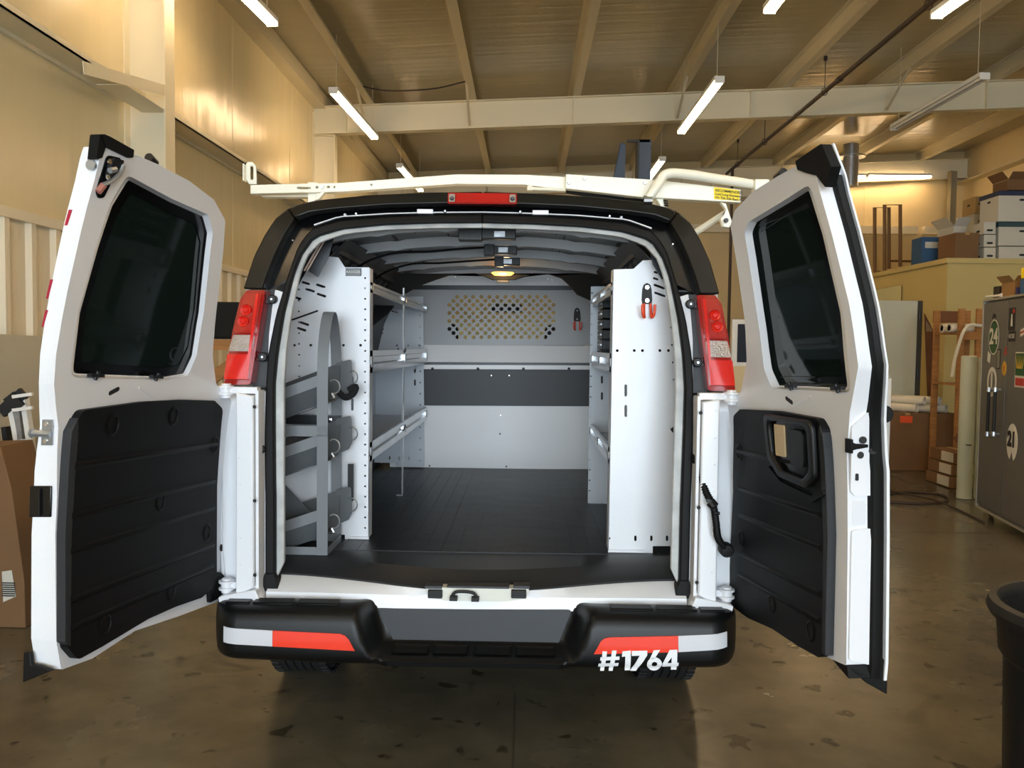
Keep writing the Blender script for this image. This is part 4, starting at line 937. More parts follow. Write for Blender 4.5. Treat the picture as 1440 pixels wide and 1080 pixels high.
# ---------------- rear doors
AD = radians(8)
def door(side):
    s = side; dn = 'left' if s < 0 else 'right'
    W0 = ([.6, 1.2, 1.45, 1.75, 2.1], [.020, .030, .055, .048, .042]) if s < 0 else ([.6, 1.25, 1.4, 1.55, 2.1], [-.010, -.008, .010, .032, .030])
    def pt(a, z, w):
        if w < .1: w0 = interp(z, *W0); w = w0+w*(.1-w0)/.1
        x = -1.10 - a*sin(AD) + (w+D(z))*cos(AD); y = 3.115 - a*cos(AD) - (w+D(z))*sin(AD)
        return (CX + (x if s < 0 else -x), y, z)
    S = lambda pts, w: [newton(lambda a, z: pt(a, z, w), x, y, (.4, 1.4)) for x, y in pts]
    cz = [.62+.06*k for k in range(26)]
    if s < 0:
        inn = S([(327, 838), (250, 867), (190, 887), (130, 926), (86, 942), (79, 900), (78, 800), (80, 700), (82, 600), (76, 540), (79, 498), (95, 409), (111, 338), (122, 293), (133, 253), (146, 205), (171, 214), (196, 220), (222, 231), (267, 255), (301, 281), (317, 310), (314, 355), (304, 440), (299, 500), (304, 540), (325, 562), (327, 700)], .1)
        glp = [(178, 252), (240, 285), (285, 305), (292, 330), (280, 440), (270, 500), (258, 525), (230, 530), (100, 525), (110, 440), (135, 350), (155, 290)]
    else:
        inn = S([(1035, 850), (1100, 885), (1165, 925), (1190, 936), (1191, 860), (1192, 760), (1191, 640), (1195, 580), (1207, 515), (1194, 427), (1172, 338), (1152, 266), (1141, 222), (1122, 232), (1093, 248), (1058, 270), (1033, 296), (1027, 318), (1036, 370), (1047, 449), (1050, 507), (1042, 551), (1020, 572), (1020, 700)], .1)
        glp = [(1140, 265), (1100, 290), (1060, 315), (1053, 330), (1068, 430), (1080, 520), (1090, 542), (1130, 543), (1196, 546), (1185, 440), (1160, 330)]
    kc = 12 if s > 0 else 15
    inn = rp(inn, [.02 if k == 0 else (.008 if k in (3, 4) else (0 if k < kc else (.006 if k == kc else .025))) for k in range(len(inn))], 3)
    out = inn
    edge = sorted([(z, a) for a, z in inn if a > .7 and .66 < z < 2.06]); ez = [e[0] for e in edge]; ea = [e[1] for e in edge]
    EA = lambda z: interp(z, ez, ea)
    gl = rp(S(glp, .052), .02, 3)
    hole_f = S(glp, .1)
    cxh = sum(p[0] for p in hole_f)/len(hole_f)
    hole_in = rp([(a-(.030 if a < cxh-.08 else 0), z+(.012 if z > 1.9 else (-.012 if z < 1.5 else 0))) for a, z in hole_f], .03, 3)
    c0 = (.56, 1.73)
    def scale(L, ds, dz): return [(a+ds*(1 if a > c0[0] else -1)*min(1, abs(a-c0[0])/.2), z+dz*(1 if z > c0[1] else -1)*min(1, abs(z-c0[1])/.2)) for a, z in L]
    hole = gl
    dr = B().plate(out, [hole], .0, .062, pt, cz).build('rear_door', white, van, .006)
    dr['label'] = f'{dn} rear door'
    P = lambda o: put(o, dr)
    P(B().plate(inn, [hole_in], .062, .10, pt, cz).build('inner_shell', whitein, None, .010, 3))
    b = B(); n = len(hole_in)
    b.loft([[Vector(pt(a, z, .096)) for a, z in hole_in], [Vector(pt(a, z, .052)) for a, z in hole]], cap=False); P(b.build('window_well', whitein, None))
    P(B().plate(scale(gl, .01, .01), [scale(gl, -.032, -.03)], .046, .052, pt, cz).build('window_frit', frit, None))
    P(B().plate(scale(gl, .012, .012), [], .038, .046, pt, cz).build('window_glass', glassd, None))
    for lx, ly in (((135, 528), (220, 530)) if s < 0 else ((1112, 543), (1178, 546))):
        a, zz = S([(lx, ly)], .103)[0]; P(B().bar(pt(a-.03, zz-.002, .103), pt(a+.03, zz+.002, .103), .014, .010).tube([pt(a, zz-.012, .102), pt(a, zz+.012, .108)], .006, 8).build('window_latch', darksteel, None))
    a, zz = S([(160, 550) if s < 0 else (1110, 563)], .1)[0]
    P(B().plate([(a+p, zz+q) for p, q in slot(0, 0, .05, .014, -.3)], [], .1, .1015, pt).build('drain_hole', inkm, None))
    c1, c2 = S([(195, 545), (215, 558)] if s < 0 else [(1115, 572), (1140, 557)], .1)
    P(B().bar(pt(*c1, .1), pt(*c2, .1), .004, .006).build('stamped_crease', whitein, None))
    # trim panel
    if s < 0:
        tr = [(.852, 1.34), (.82, 1.385), (.53, 1.39), (.30, 1.382), (.10, 1.366), (.03, 1.33), (.03, 1.1), (.025, .80), (.02, .66), (.13, .645), (.30, .665), (.46, .675), (.69, .668), (.80, .668), (.845, .72)]
        rr = [.02, .03, 0, 0, .03, .03, 0, 0, .03, .02, 0, 0, 0, .03, .03]; hl = []
    else:
        tr = [(.70, 1.35), (.67, 1.378), (.40, 1.378), (.10, 1.36), (.03, 1.33), (-.01, 1.1), (-.04, .80), (-.06, .60), (.13, .605), (.33, .635), (.52, .645), (.66, .66), (.69, .72), (.70, 1.1)]
        rr = [.02, .03, 0, .03, .03, 0, 0, .02, 0, 0, .02, .03, .03, 0]; hl = []
    trp = rp(tr, rr, 3)
    w1 = .125
    P(B().plate(trp, hl, .098, w1, pt, cz).build('trim_panel', trimp, None, .012, 3))
    b = B(); amax = .84 if s < 0 else .66
    for k, z in enumerate((1.22, 1.08, .98, .84, .76)):
        b.add([pt(.04, z-.03, w1), pt(amax, z+.0, w1), pt(amax, z+.022, w1), pt(.04, z-.008, w1), pt(.05, z-.022, w1+.006), pt(amax-.01, z+.008, w1+.006), pt(amax-.01, z+.016, w1+.006), pt(.05, z-.014, w1+.006)], [(0, 1, 5, 4), (1, 2, 6, 5), (2, 3, 7, 6), (3, 0, 4, 7), (4, 5, 6, 7)])
    P(b.build('trim_rib', trimp, None, 0))
    b = B()
    for a, z in (((.68, 1.33), (.36, 1.33), (.07, 1.20), (.40, 1.05), (.10, .88), (.33, .73), (.68, .73)) if s < 0 else ((.07, 1.2), (.07, .88), (.33, .72), (.60, .72))):
        ring_ = [Vector(pt(a+p, z+q, w1+.001)) for p, q in circ(0, 0, .028, 14, 1.2)]; b = B(); ri = [Vector(pt(a+p, z+q, w1-.008)) for p, q in circ(0, 0, .014, 14, 1.2)]; rt_ = [Vector(pt(a+p, z+q, w1+.004)) for p, q in circ(0, 0, .022, 14, 1.2)]
        b.loft([ring_, rt_, ri]); P(b.build('clip_dimple', trimp, None))
    # lower lip of trim near the hinge
    P(B().plate([(-.09, .595), (.05, .60), (.06, .68), (-.02, .70), (-.08, .66)], [], .095, .118, pt).build('lower_trim_flap', trimp, None, .006))
    # latch-edge fittings
    if s < 0:
        def le(z, w, d=0): return Vector(pt(EA(z)+d, z, w))
        def LS(pts): return [newton(lambda z, w: tuple(le(z, w)), x, y, (1.3, .05)) for x, y in pts]
        def lep(pts, d0, d1, name, m, bev=0):
            o = B().plate(LS(pts), [], d0, d1, lambda z, w, c: tuple(le(z, w, c))).build(name, m, None, bev); P(o); return o
        lep([(43, 683), (74, 683), (73, 727), (42, 727)], -.001, .005, 'pull_pocket', glossb, .003)
        lep([(58, 687), (60, 687), (60, 724), (58, 724)], .005, .012, 'pocket_ridge', blackp)
        lep([(61, 590), (75, 590), (75, 626), (59, 626)], 0, .004, 'striker_plate', galv)
        (z1, w1_), (z2, w2_) = LS([(75, 610), (50, 608)])
        P(B().tube([le(z1, w1_, .01), le(z2, w2_, .016)], .009, 10).tube([le(z2, w2_+.01, .016), le(z2, w2_, .016)], .013, 10).build('striker_pin', galv, None))
        for q in LS([(67, 596), (66, 620)]): P(B().tube([le(q[0], q[1], .003), le(q[0], q[1], .008)], .006, 8).build('striker_screw', chrome, None))
        for pq in ([(95, 317), (102, 295), (97, 295), (91, 317)], [(68, 420), (75, 393), (71, 393), (65, 420)], [(61, 460), (68, 436), (64, 436), (59, 460)]):
            lep(pq, 0, .0015, 'red_decal_edge', mat('crimson_decal', 'a81c38', .4))
        q = LS([(131, 233)])[0]; P(B().tube([le(q[0], q[1], 0), le(q[0], q[1], .012)], .014, 12).build('edge_bolt', galv, None))
        lp_ = S([(150, 218), (168, 222), (170, 232), (158, 252), (145, 278), (137, 279), (134, 270), (141, 245)], .1)
        P(B().plate(rp(lp_, .012), [], .099, .103, pt).build('upper_latch_pocket', glossb, None))
        P(B().plate(rp(S([(152, 222), (167, 226), (158, 250), (146, 250)], .1), .006), [], .103, .118, pt).build('upper_latch', blackp, None, .002))
        g = S([(157, 226), (152, 240), (160, 238), (172, 232), (166, 244), (155, 255), (146, 260)], .115)
        P(B().tube([pt(*g[3], .118), pt(*g[4], .12), pt(*g[5], .118), pt(*g[6], .112)], .006, 8).tube([pt(*g[1], .12), pt(*g[2], .12)], .008, 8).build('latch_rod', galv, None))
        g = S([(145, 260), (138, 270)], .108); P(B().tube([pt(*g[0], .11), pt(*g[1], .108)], .009, 8).build('latch_clip', mat('dull_pink_clip', 'a56a5c', .5), None))
        for q in S([(153, 227), (151, 249)], .118): P(B().tube([pt(*q, .118), pt(*q, .122)], .007, 8).build('latch_screw', chrome, None))
        q = S([(152, 207), (186, 222), (184, 214), (160, 200), (143, 190)], .1)
        P(B().plate(rp(S([(140, 187), (152, 192), (186, 211), (185, 222), (178, 222), (147, 207)], .1), .004, 2), [], .05, .106, pt).plate(S([(138, 190), (147, 207), (142, 222), (134, 224)], .1), [], .06, .104, pt).build('upper_corner_boot', rubber, None, .004))
        q = LS([(37, 915), (47, 916), (48, 933), (60, 935), (78, 941), (40, 956), (36, 958)])
        P(B().plate(q, [], -.002, .012, lambda z, w, c: tuple(le(z, w, c))).build('lower_corner_boot', rubber, None, .003))
        q = S([(319, 767)], .106)[0]
        P(B().plate([(q[0]+p_, q[1]+r_) for p_, r_ in circ(0, 0, .045, 18, .62)], [], .095, .108, pt).build('oval_plug', inkm, None))
    else:
        def sp(z, d): return EA(z)+d
        zs = [.64+.05*k for k in range(29)]
        b = B().loft([[Vector(pt(sp(z, d), z, w)) for d, w in ((-.004, .004), (.012, .006), (.018, .016), (.016, .036), (.002, .045), (-.004, .045))] for z in zs]); P(b.build('edge_seal', rubber, None))
        P(B().loft([[Vector(pt(sp(z, d), z, w)) for d, w in ((-.004, -.006), (.020, -.006), (.020, .002), (-.004, .002))] for z in [.635]+zs[1:]+[2.09, 2.12]]).build('outer_skin_edge', white, None))
        # fittings on the latch edge face
        def le(z, w, d=0): return Vector(pt(EA(z)+d, z, w))
        def LS(pts): return [newton(lambda z, w: tuple(le(z, w)), x, y, (1.3, .05)) for x, y in pts]
        def lep(pts, d0, d1, name, m, bev=0, r=0):
            q = LS(pts); q = rp(q, r, 3) if r else q
            o = B().plate(q, [], d0, d1, lambda z, w, c: tuple(le(z, w, c)), ).build(name, m, None, bev); P(o); return o
        lep([(1196, 745), (1224, 742), (1224, 935), (1192, 927)], -.001, .008, 'edge_pressing', whitein, .004, .01)
        lep([(1196, 600), (1224, 575), (1226, 640), (1226, 696), (1200, 697), (1194, 690)], -.001, .008, 'edge_pressing', whitein, .004, .01)
        lep([(1198, 703), (1217, 705), (1217, 738), (1198, 740)], -.0005, .001, 'edge_pocket', mat('pocket_shade_paint', 'dfe1e6', .5), 0, .008)
        lep([(1188, 616), (1192, 616), (1192, 636), (1188, 636)], .0, .03, 'door_check', blackp, .002)
        lep([(1192, 620), (1199, 623), (1216, 624), (1216, 628), (1199, 631), (1192, 633)], .008, .02, 'check_arm', blackp, .002)
        for px_, py_ in ((1210, 618), (1224, 633), (1206, 639)):
            q = LS([(px_, py_)])[0]; P(B().tube([le(q[0], q[1], .0), le(q[0], q[1], .016)], .010, 14).build('edge_plug', inkm, None))
        lep([(1200, 665), (1204, 665), (1204, 675), (1200, 675)], .0, .0135, 'edge_slot', inkm, 0, .004)
        # corner boots
        P(B().plate(rp(S([(1121, 227), (1124, 239), (1138, 244), (1151, 247), (1164, 264), (1172, 234), (1158, 202), (1149, 208)], .1), .004, 2), [], .07, .106, pt, cz).build('upper_corner_boot', rubber, None, .006))
        lep([(1192, 937), (1224, 947), (1229, 925), (1246, 925), (1244, 974), (1215, 958)], -.002, .014, 'lower_corner_boot', rubber, .003)
        P(B().plate(S([(1166, 924), (1190, 935), (1192, 955), (1180, 941)], .1), [], .03, .098, pt).build('lower_corner_flap', rubber, None, .003))
        # handle recess: raised frame with a cup and the beige grip seen through
        fo = rp([(.33, 1.365), (.67, 1.37), (.66, 1.20), (.60, 1.16), (.42, 1.165), (.34, 1.22)], .035, 4); fi = rp([(.365, 1.345), (.635, 1.35), (.63, 1.215), (.585, 1.185), (.44, 1.19), (.375, 1.235)], .03, 4)
        P(B().plate(fo, [fi], .122, .145, pt).build('handle_surround', blackp, None, .008))
        P(B().plate(fi, [], .124, .128, pt).build('handle_cup', glossb, None))
        P(B().plate(rp([(.395, 1.335), (.465, 1.338), (.46, 1.235), (.39, 1.232)], .006), [], .128, .134, pt).build('beige_grip', mat('beige_grip', 'cdb892', .5), None, .002))
        P(B().plate(rp([(.50, 1.33), (.60, 1.332), (.59, 1.22), (.50, 1.215)], .02), [], .128, .138, pt).build('inner_handle', blackp, None, .006))
        P(B().plate(rp([(.30, 1.20), (.42, 1.15), (.62, 1.14), (.70, 1.17), (.70, 1.155), (.62, 1.12), (.42, 1.13)], .01), [], .12, .135, pt).build('handle_shelf', trimp, None, .004))
        P(B().plate([(.675, .68), (.695, .68), (.705, 1.16), (.705, 1.33), (.69, 1.36), (.675, 1.33)], [], .1, .128, pt, cz).build('trim_side_band', mat('coarse_trim', '26282b', .6, bump=.6, bscale=(300, 300, 300), bdist=.002), None, .006))
    if s < 0:
        P(B().plate([(.835, .72), (.858, .74), (.862, 1.33), (.84, 1.365), (.832, 1.3)], [], .1, .127, pt, cz).build('trim_side_band', mat('coarse_trim', '26282b', .6, bump=.6, bscale=(300, 300, 300), bdist=.002), None, .006))
    # top bumper stop
    g = S([(217, 229), (210, 219)] if s < 0 else [(1093, 250), (1101, 240)], .07)
    P(B().tube([pt(g[0][0], g[0][1]-.02, .07), pt(*g[0], .07), pt(g[1][0], g[1][1]-.004, .07)], .013, 10).build('top_stop', blackp, None))
    return dr
door(-1); door(1)

# ================================================================== CARGO INTERIOR (part of the van)
B().box(CX-.86, CX+.86, 3.3, 6.0, .66, .712).build('cargo_floor', dark_in, van)
def arch(x, z0): return z0-.078*(x/.78)**2
xs = [-.78+.13*k for k in range(13)]
b = B()
b.loft([[Vector((CX+x, y, arch(x, 2.115))) for x in xs] for y in [3.36+.1*k for k in range(27)]], closed=False, cap=False)
o = b.build('roof_lining', roofm, van); q = o.modifiers.new('s', 'SOLIDIFY'); q.thickness = .004
for y, w in ((3.55, .07), (4.08, .08), (4.62, .08), (5.08, .07)):
    b = B()
    xs2 = [-.74+1.48*k/36 for k in range(37)]
    b.loft([[Vector((CX+x, y+dy, arch(x, zz)-(.006 if k % 7 == 0 else 0))) for dy, zz in ((-w/2, 2.11), (-w/2+.01, 2.066), (w/2-.01, 2.066), (w/2, 2.11))] for k, x in enumerate(xs2)]); b.build('roof_bow', roofm, van)
    q = B()
    for k in range(9): x = -.6+.15*k; q.lathe([(.004, 0), (.004, -.002)], (CX+x, y, arch(x, 2.066)-.001), 8)
    q.build('bow_hole', inkm, van)
    for x in (-.45, -.2, .1, .35, .6): B().box(CX+x, CX+x+.006, y+w/2, y+.45, arch(x, 2.104), arch(x, 2.112)).build('roof_crease', dark_in, van)
for k, (x0, x1, y, z) in enumerate(((-.06, .13, 3.52, 2.045), (-.03, .13, 4.05, 2.04), (0, .14, 4.6, 2.04))):
    o = B().box(CX+x0, CX+x1, y-.03, y+.03, z-.02, z+.02).box(CX+x0-(.05 if k == 0 else 0), CX+x0+.05, y-.035, y+.03, z-.028, z+.026).build('roof_module', blackp, van, .003)
    put(B().box(CX+x1-.09, CX+x1-.045, y-.032, y-.03, z-.012, z+.012).build('module_label', galv, None), o)
    if k:
        B().tube(catmull([(CX+x0, y-.03, z+.01), (CX+x0-.12, y-.04, z-.0), (CX-.3, y-.05, z-.015), (CX-.45, y-.04, z-.02), (CX-.58, y-.05, z-.06), (CX-.66, y, z-.1)]), .006, 6).build('roof_wiring', rubber, van)
for s in (-1, 1):   # inner sides
    mp = [(.86, .70), (.885, 1.1), (.87, 1.42), (.80, 1.72), (.70, 1.93), (.60, 2.035)]
    b = B().loft([[Vector((CX+s*a, y, z)) for a, z in mp] for y in ((3.60 if s < 0 else 3.44), 4.2, 5.1, 5.9)], closed=False, cap=False); o = b.build('inner_side_panel', dark_in, van); q = o.modifiers.new('s', 'SOLIDIFY'); q.thickness = .004
    for y in [3.70+.17*k for k in range(9)]:
        B().bar((CX+s*.835, y, 1.66), (CX+s*.66, y, 1.985), .028, .05, (0, 1, 0)).build('side_rail_rib', blackp, van, .004)
    B().tube([(CX+s*.66, 3.66, 1.99), (CX+s*.66, 5.1, 1.97)], .022, 8).build('side_rail', dark_in, van)
# roof bracket behind the left corner, with LED strip
B().plate([(W(445, 338, 3.42).x, W(445, 338, 3.42).z), (W(470, 332, 3.42).x, W(470, 332, 3.42).z), (W(462, 362, 3.42).x, W(462, 362, 3.42).z), (W(447, 390, 3.42).x, W(447, 390, 3.42).z), (W(432, 380, 3.42).x, W(432, 380, 3.42).z)], [], 0, .004, lambda a, z, c: (a, 3.42+c, z)).build('corner_bracket', darksteel, van)
for k in (0, 4): B().bar(W(428+k, 381, 3.40), W(453+k, 337, 3.40), .006, .004, (0, 1, 0)).build('led_strip', mat('led_strip', 'cbb3a6', .5), van)
B().plate([(W(912, 343, 3.38).x, W(912, 343, 3.38).z), (W(924, 341, 3.38).x, W(924, 341, 3.38).z), (W(936, 390, 3.38).x, W(936, 390, 3.38).z), (W(931, 393, 3.38).x, W(931, 393, 3.38).z), (W(918, 372, 3.38).x, W(918, 372, 3.38).z)], [slot(W(928, 372, 3.38).x, W(928, 372, 3.38).z, .012, .035, -.4)], 0, .004, lambda a, z, c: (a, 3.38+c, z)).build('corner_bracket', darksteel, van)
# headliner edge and dome lamp
Yh = 5.12
hl = [(500, 470), (545, 440), (566, 414), (590, 401), (612, 393), (630, 387), (650, 384.5), (668, 384), (680, 388), (692, 393), (724, 393), (737, 389), (750, 384), (772, 385), (790, 391), (802, 402), (812, 414), (835, 424), (880, 436), (900, 360), (880, 345), (500, 345)]
q = [(W(x, y, Yh).x, min(W(x, y, Yh).z, arch(W(x, y, Yh).x-CX, 2.11))) for x, y in hl]
q = [(max(CX-.84, min(CX+.84, a)), z) for a, z in q]
B().plate(q, [], 0, .05, lambda a, z, c: (a, Yh+c, z)).build('headliner', fabricd, van, .02)
c = W(707, 384, 5.05); o = B().lathe([(.001, -.016), (.05, -.014), (.07, 0), (.06, .006)], c, 24, cap=False).build('dome_lamp', amber, van); o['label'] = 'lit amber dome lamp'
for v in o.data.vertices: v.co.y = c.y+(v.co.y-c.y)*.5
dl = bpy.data.lights.new('dome_bulb', 'POINT'); dl.energy = 1.6; dl.color = (1, .72, .40); dl.shadow_soft_size = .03
do = bpy.data.objects.new('dome_bulb', dl); COL.objects.link(do); do.location = (c.x, c.y-.03, c.z-.04)
c = W(709, 395, Yh-.01); B().box(c.x-.045, c.x+.03, Yh-.02, Yh, c.z-.012, c.z+.006).build('coat_hook_base', inkm, van, .002)

# floor mat
o = B().box(CX-.85, CX+.85, 3.40, 5.74, .713, .722)
o = tag(o.build('floor_mat', matm), 'black rubber mat covering the cargo floor between the shelves', 'mat')
b = B()
for k in range(24): x = -.8+.07*k; b.box(CX+x, CX+x+.006, 3.42, 5.72, .7215, .7235)
r = b.build('mat_rib', matm, None); r['kind'] = 'stuff'; put(r, o)

# ================================================================== PARTITION
pt_ = thing('bulkhead_partition', 'gray and white steel bulkhead with perforated window across the cargo bay', 'partition', (-.12, 5.8, .72))
def fp(pts, Y, th, m, name, parent, holes=(), bev=.0015, dy=0):
    c = lambda L: [(W(x, y, Y).x, W(x, y, Y).z) for x, y in L]
    return B().plate(c(pts), [c(h) for h in holes], 0, th, lambda a, z, cc_: (a, Y+dy+cc_, z)).build(name, m, parent, bev)
hs = []
for k in range(11):
    y = 417.5+5.65*k
    for j in range(-1, 14):
        x = 632.0+11.25*j+(0 if k % 2 else 0)+(5.62 if k % 2 == (0 if 0 else 1) else 0)-(0 if k % 2 else 0)
        cut = {0: 64, 1: 68, 9: 68, 10: 64}.get(k, 75)
        if abs(x-705) <= cut: hs.append(circ(x, y, 3.0, 8))
fp([(548, 406), (865, 408), (865, 486), (548, 485)], 5.80, .004, grayd, 'perforated_panel', pt_, hs, 0)
fp([(548, 370), (865, 372), (865, 402), (548, 401)], 5.80, .004, panelbr, 'top_panel', pt_)
fp([(548, 401), (865, 402), (865, 408), (548, 407)], 5.79, .02, darksteel, 'top_seam', pt_)
a0, a1 = W(548, 485, 5.80), W(865, 487, 5.80); b0, b1 = W(548, 509, 5.74), W(865, 511, 5.74)
b = B().loft([[a0, a1], [b0, b1]], closed=False, cap=False); o = b.build('sloped_ledge', panelbr, pt_); o.modifiers.new('s', 'SOLIDIFY').thickness = .003
fp([(548, 509), (865, 510.5), (865, 514), (548, 512.5)], 5.735, .02, darksteel, 'lower_seam', pt_)
fp([(548, 512.5), (865, 514), (865, 520), (548, 519)], 5.725, .02, panelbr, 'flange_strip', pt_)
fp([(548, 519), (865, 520), (865, 571.5), (548, 570)], 5.74, .02, dband, 'dark_band', pt_)
fp([(548, 570), (865, 571.5), (865, 660), (548, 659)], 5.75, .02, panelbr, 'lower_panel', pt_)
for px_ in (608, 672, 736, 800): p = W(px_, 518.5, 5.72); B().lathe([(.010, 0), (.004, -.012)], p, 8, 'Y').build('carriage_bolt', darksteel, pt_)
for x, y in ((691, 528), (716, 528), (704, 584), (703, 610), (604, 655), (712, 656), (640, 390), (634, 392), (770, 392), (776, 394)): p = W(x, y, 5.735 if y > 480 else 5.79); B().lathe([(.006, 0), (.004, -.006)], p, 10, 'Y').build('panel_screw', steel if y < 600 else darksteel, pt_)

# ================================================================== SHELVING
def dots(x0, y0, x1, y1, n, r=1.7): return [circ(x0+(x1-x0)*k/(n-1), y0+(y1-y0)*k/(n-1), r, 6) for k in range(n)]
ls = thing('left_shelving_unit', 'white steel shelving unit on the left side of the cargo bay', 'shelving', (-.9, 4.6, .72))
ls.name = 'shelving_unit'
H1 = dots(513.5, 391, 513.5, 757, 26, 1.5) + [slot(x, y, 14, 3.4, .32) for x, y in ((451, 402), (452, 415), (436, 408), (428, 455), (424, 463))]
H1 += [slot(x, y, 12, 3.2, .3) for x, y in ((430, 398), (418, 419))] + dots(420, 392, 421, 560, 12, 1.4) + [circ(x, 485.5, 2.0, 8) for x in (414, 437, 483, 507)] + [slot(495.5, 538, 3.4, 17), slot(495.5, 569, 3.4, 17)]
fp([(519, 376), (485, 376), (476, 362), (455, 360), (436, 372), (404, 430), (385, 500), (380, 640), (380, 750), (485, 752), (485, 764), (519, 764)], 3.59, .003, panelw, 'end_panel', ls, H1, 0)
q = fp([(486, 377), (508, 377), (508, 388), (486, 388)], 3.585, .004, glossb, 'maker_badge', ls)
p = W(497, 382.5, 3.583); text('badge_print', 'RANGER', whites, .016, frame(p, (1, 0, 0), (0, 0, 1)), ls, .0003)
XA = W(519.5, 570, 3.59).x
B().box(XA-.003, XA, 3.59, 3.66, .73, W(519, 377, 3.59).z).build('end_flange', panelw, ls)
H2 = dots(591, 428, 591, 648, 15, 1.2) + [slot(583.5, 520, 2.6, 9), slot(583.5, 538, 2.6, 9)] + [slot(x, 644, 2.2, 5) for x in (548, 561, 575)] + [circ(590, 486, 1.8, 8), circ(574, 486, 1.2, 6), circ(558, 486, 1.2, 6)] + [slot(555, 438.5, 10, 2.2, .3), slot(541, 440, 6, 2, .3), slot(536, 462, 8, 2, .3), slot(535, 468, 8, 2, .3)]
fp([(597, 656), (595, 417), (569, 417), (562, 404), (545, 404), (528, 440), (510, 500), (505, 560), (505, 650), (559, 651), (559, 656)], 5.69, .003, mat('blue_gray_steel', 'c2c8cf', .4, metal=.1), 'end_panel', ls, H2, 0)
B().box(CX-.86, CX-.855, 3.60, 5.69, .80, 1.68).build('back_panel', mat('blue_gray_steel', 'a9b0b8'), ls)
bh = B()
for k in range(7):
    for j in range(3): bh.box(CX-.856, CX-.8535, 3.95+.12*j+.3*(j > 1), 3.955+.12*j+.3*(j > 1), 1.2+.05*k, 1.205+.05*k)
def shelf(xf, xb, y0, y1, zt, zl, parent, s):
    """tray: front lip at xf between zt and zl, pan back to xb; s=+1 lip faces +x"""
    h = zt-zl
    def X(d): return xf - s*d
    pan = B().box(*sorted((X(.004), xb)), y0, y1, zl+h*.30, zl+h*.30+.004).build('shelf_pan', mat('blue_gray_steel', 'a9b0b8'), parent)
    prof = [(.0, zt), (.0, zt-h*.26), (.012, zt-h*.30), (.012, zt-h*.55), (.0, zt-h*.62), (.0, zl), (.02, zl), (.02, zl+.004), (.004, zl+.004), (.004, zt-h*.60), (.016, zt-h*.53), (.016, zt-h*.32), (.004, zt-h*.28), (.004, zt-.004), (.014, zt-.004), (.014, zt)]
    b = B().plate([(a, z) for a, z in prof], [], y0, y1, lambda a, z, c: (X(a), c, z)); b.build('shelf_lip', lipst, parent)
    for y in (y0+.02, (y0+y1)/2, y1-.05): B().box(*sorted((X(-.004), X(.03))), y, y+.04, zl+h*.25, zl+h*.75).build('lip_clip', galv, parent, .003)
for (pt0, pt1) in (((519, 396), (519, 411)), ((519, 493), (519, 525)), ((519.5, 623), (519.5, 650))):
    shelf(XA, CX-.855, 3.60, 5.68, W(*pt0, 3.59).z, W(*pt1, 3.59).z, ls, 1)
# vertical hanging bar in front of the left shelves
p = WZ(566, 697, .724); Yb = p.y
bt = thing('divider_bar', 'thin steel upright bar with hooked foot in front of the left shelves', 'bar', (p.x, Yb, .723))
xb_ = XA+.012
p = W(566, 697, Yb); zt = W(566, 405, Yb).z
B().box(p.x-.004, p.x+.004, Yb-.012, Yb+.012, .728, zt).box(p.x-.035, p.x, Yb-.012, Yb+.012, .7232, .728).build('upright', lipst, bt)
for y in (425, 495, 603): z = W(566, y, Yb).z; B().tube(catmull([(p.x-.03, Yb-.02, z+.02), (p.x-.006, Yb-.02, z-.005), (p.x+.01, Yb-.016, z-.0), (p.x+.012, Yb, z+.02)]), .005, 6).build('hook', lipst, bt)

rs = thing('shelving_unit', 'white steel shelving unit on the right side with orange tool hook', 'shelving', (.55, 4.0, .72))
H3 = dots(861.5, 393, 857, 757, 22, 1.6) + [circ(x, 493, 2.1, 8) for x in (868, 892, 903.5, 928, 940)] + [slot(880, 549, 3.8, 17), slot(880, 578, 3.8, 17)] + [slot(x, 757, 3.4, 8) for x in (893.5, 916, 938)] + [slot(927, 403, 17, 3.2, -.35+.7), slot(928, 414, 17, 3.2, .35), slot(922, 392, 8, 3, .3), slot(922, 383, 6, 3, .3)] + dots(941, 412, 955.5, 680, 12, 1.4)
fp([(862, 379), (891, 378), (904, 366), (922, 366), (935, 395), (947, 450), (955, 520), (960, 600), (960, 700), (948, 712), (947, 768), (918, 768), (918, 778), (855, 777)], 3.43, .003, panelw, 'end_panel', rs, H3, 0)
XB = W(858.5, 570, 3.43).x
B().box(XB, XB+.003, 3.43, 3.50, .735, W(862, 379, 3.43).z).build('end_flange', panelw, rs)
B().box(XB, XB+.15, 3.42, 3.44, .724, .735).build('foot_flange', panelw, rs); put(B().box(XA-.08, XA, 3.58, 3.60, .724, .735).build('foot_flange', panelw, None), ls)
H4 = dots(832.5, 412, 829, 690, 20, 1.2) + [slot(846.5, 534, 3, 11), slot(846.5, 557, 3, 11)]
fp([(831, 403), (880, 402), (890, 470), (893, 560), (893, 709), (826.5, 708)], 4.50, .003, mat('blue_gray_steel', 'a9b0b8'), 'end_panel', rs, H4, 0)
B().box(CX+.855, CX+.86, 3.44, 4.5, .80, 1.68).build('back_panel', mat('blue_gray_steel', 'a9b0b8'), rs)
for (pt0, pt1) in (((858.5, 396), (858.5, 414)), ((858.5, 497), (858.5, 524)), ((857, 630), (857, 654))):
    shelf(XB, CX+.855, 3.44, 4.49, W(*pt0, 3.43).z, W(*pt1, 3.43).z, rs, -1)
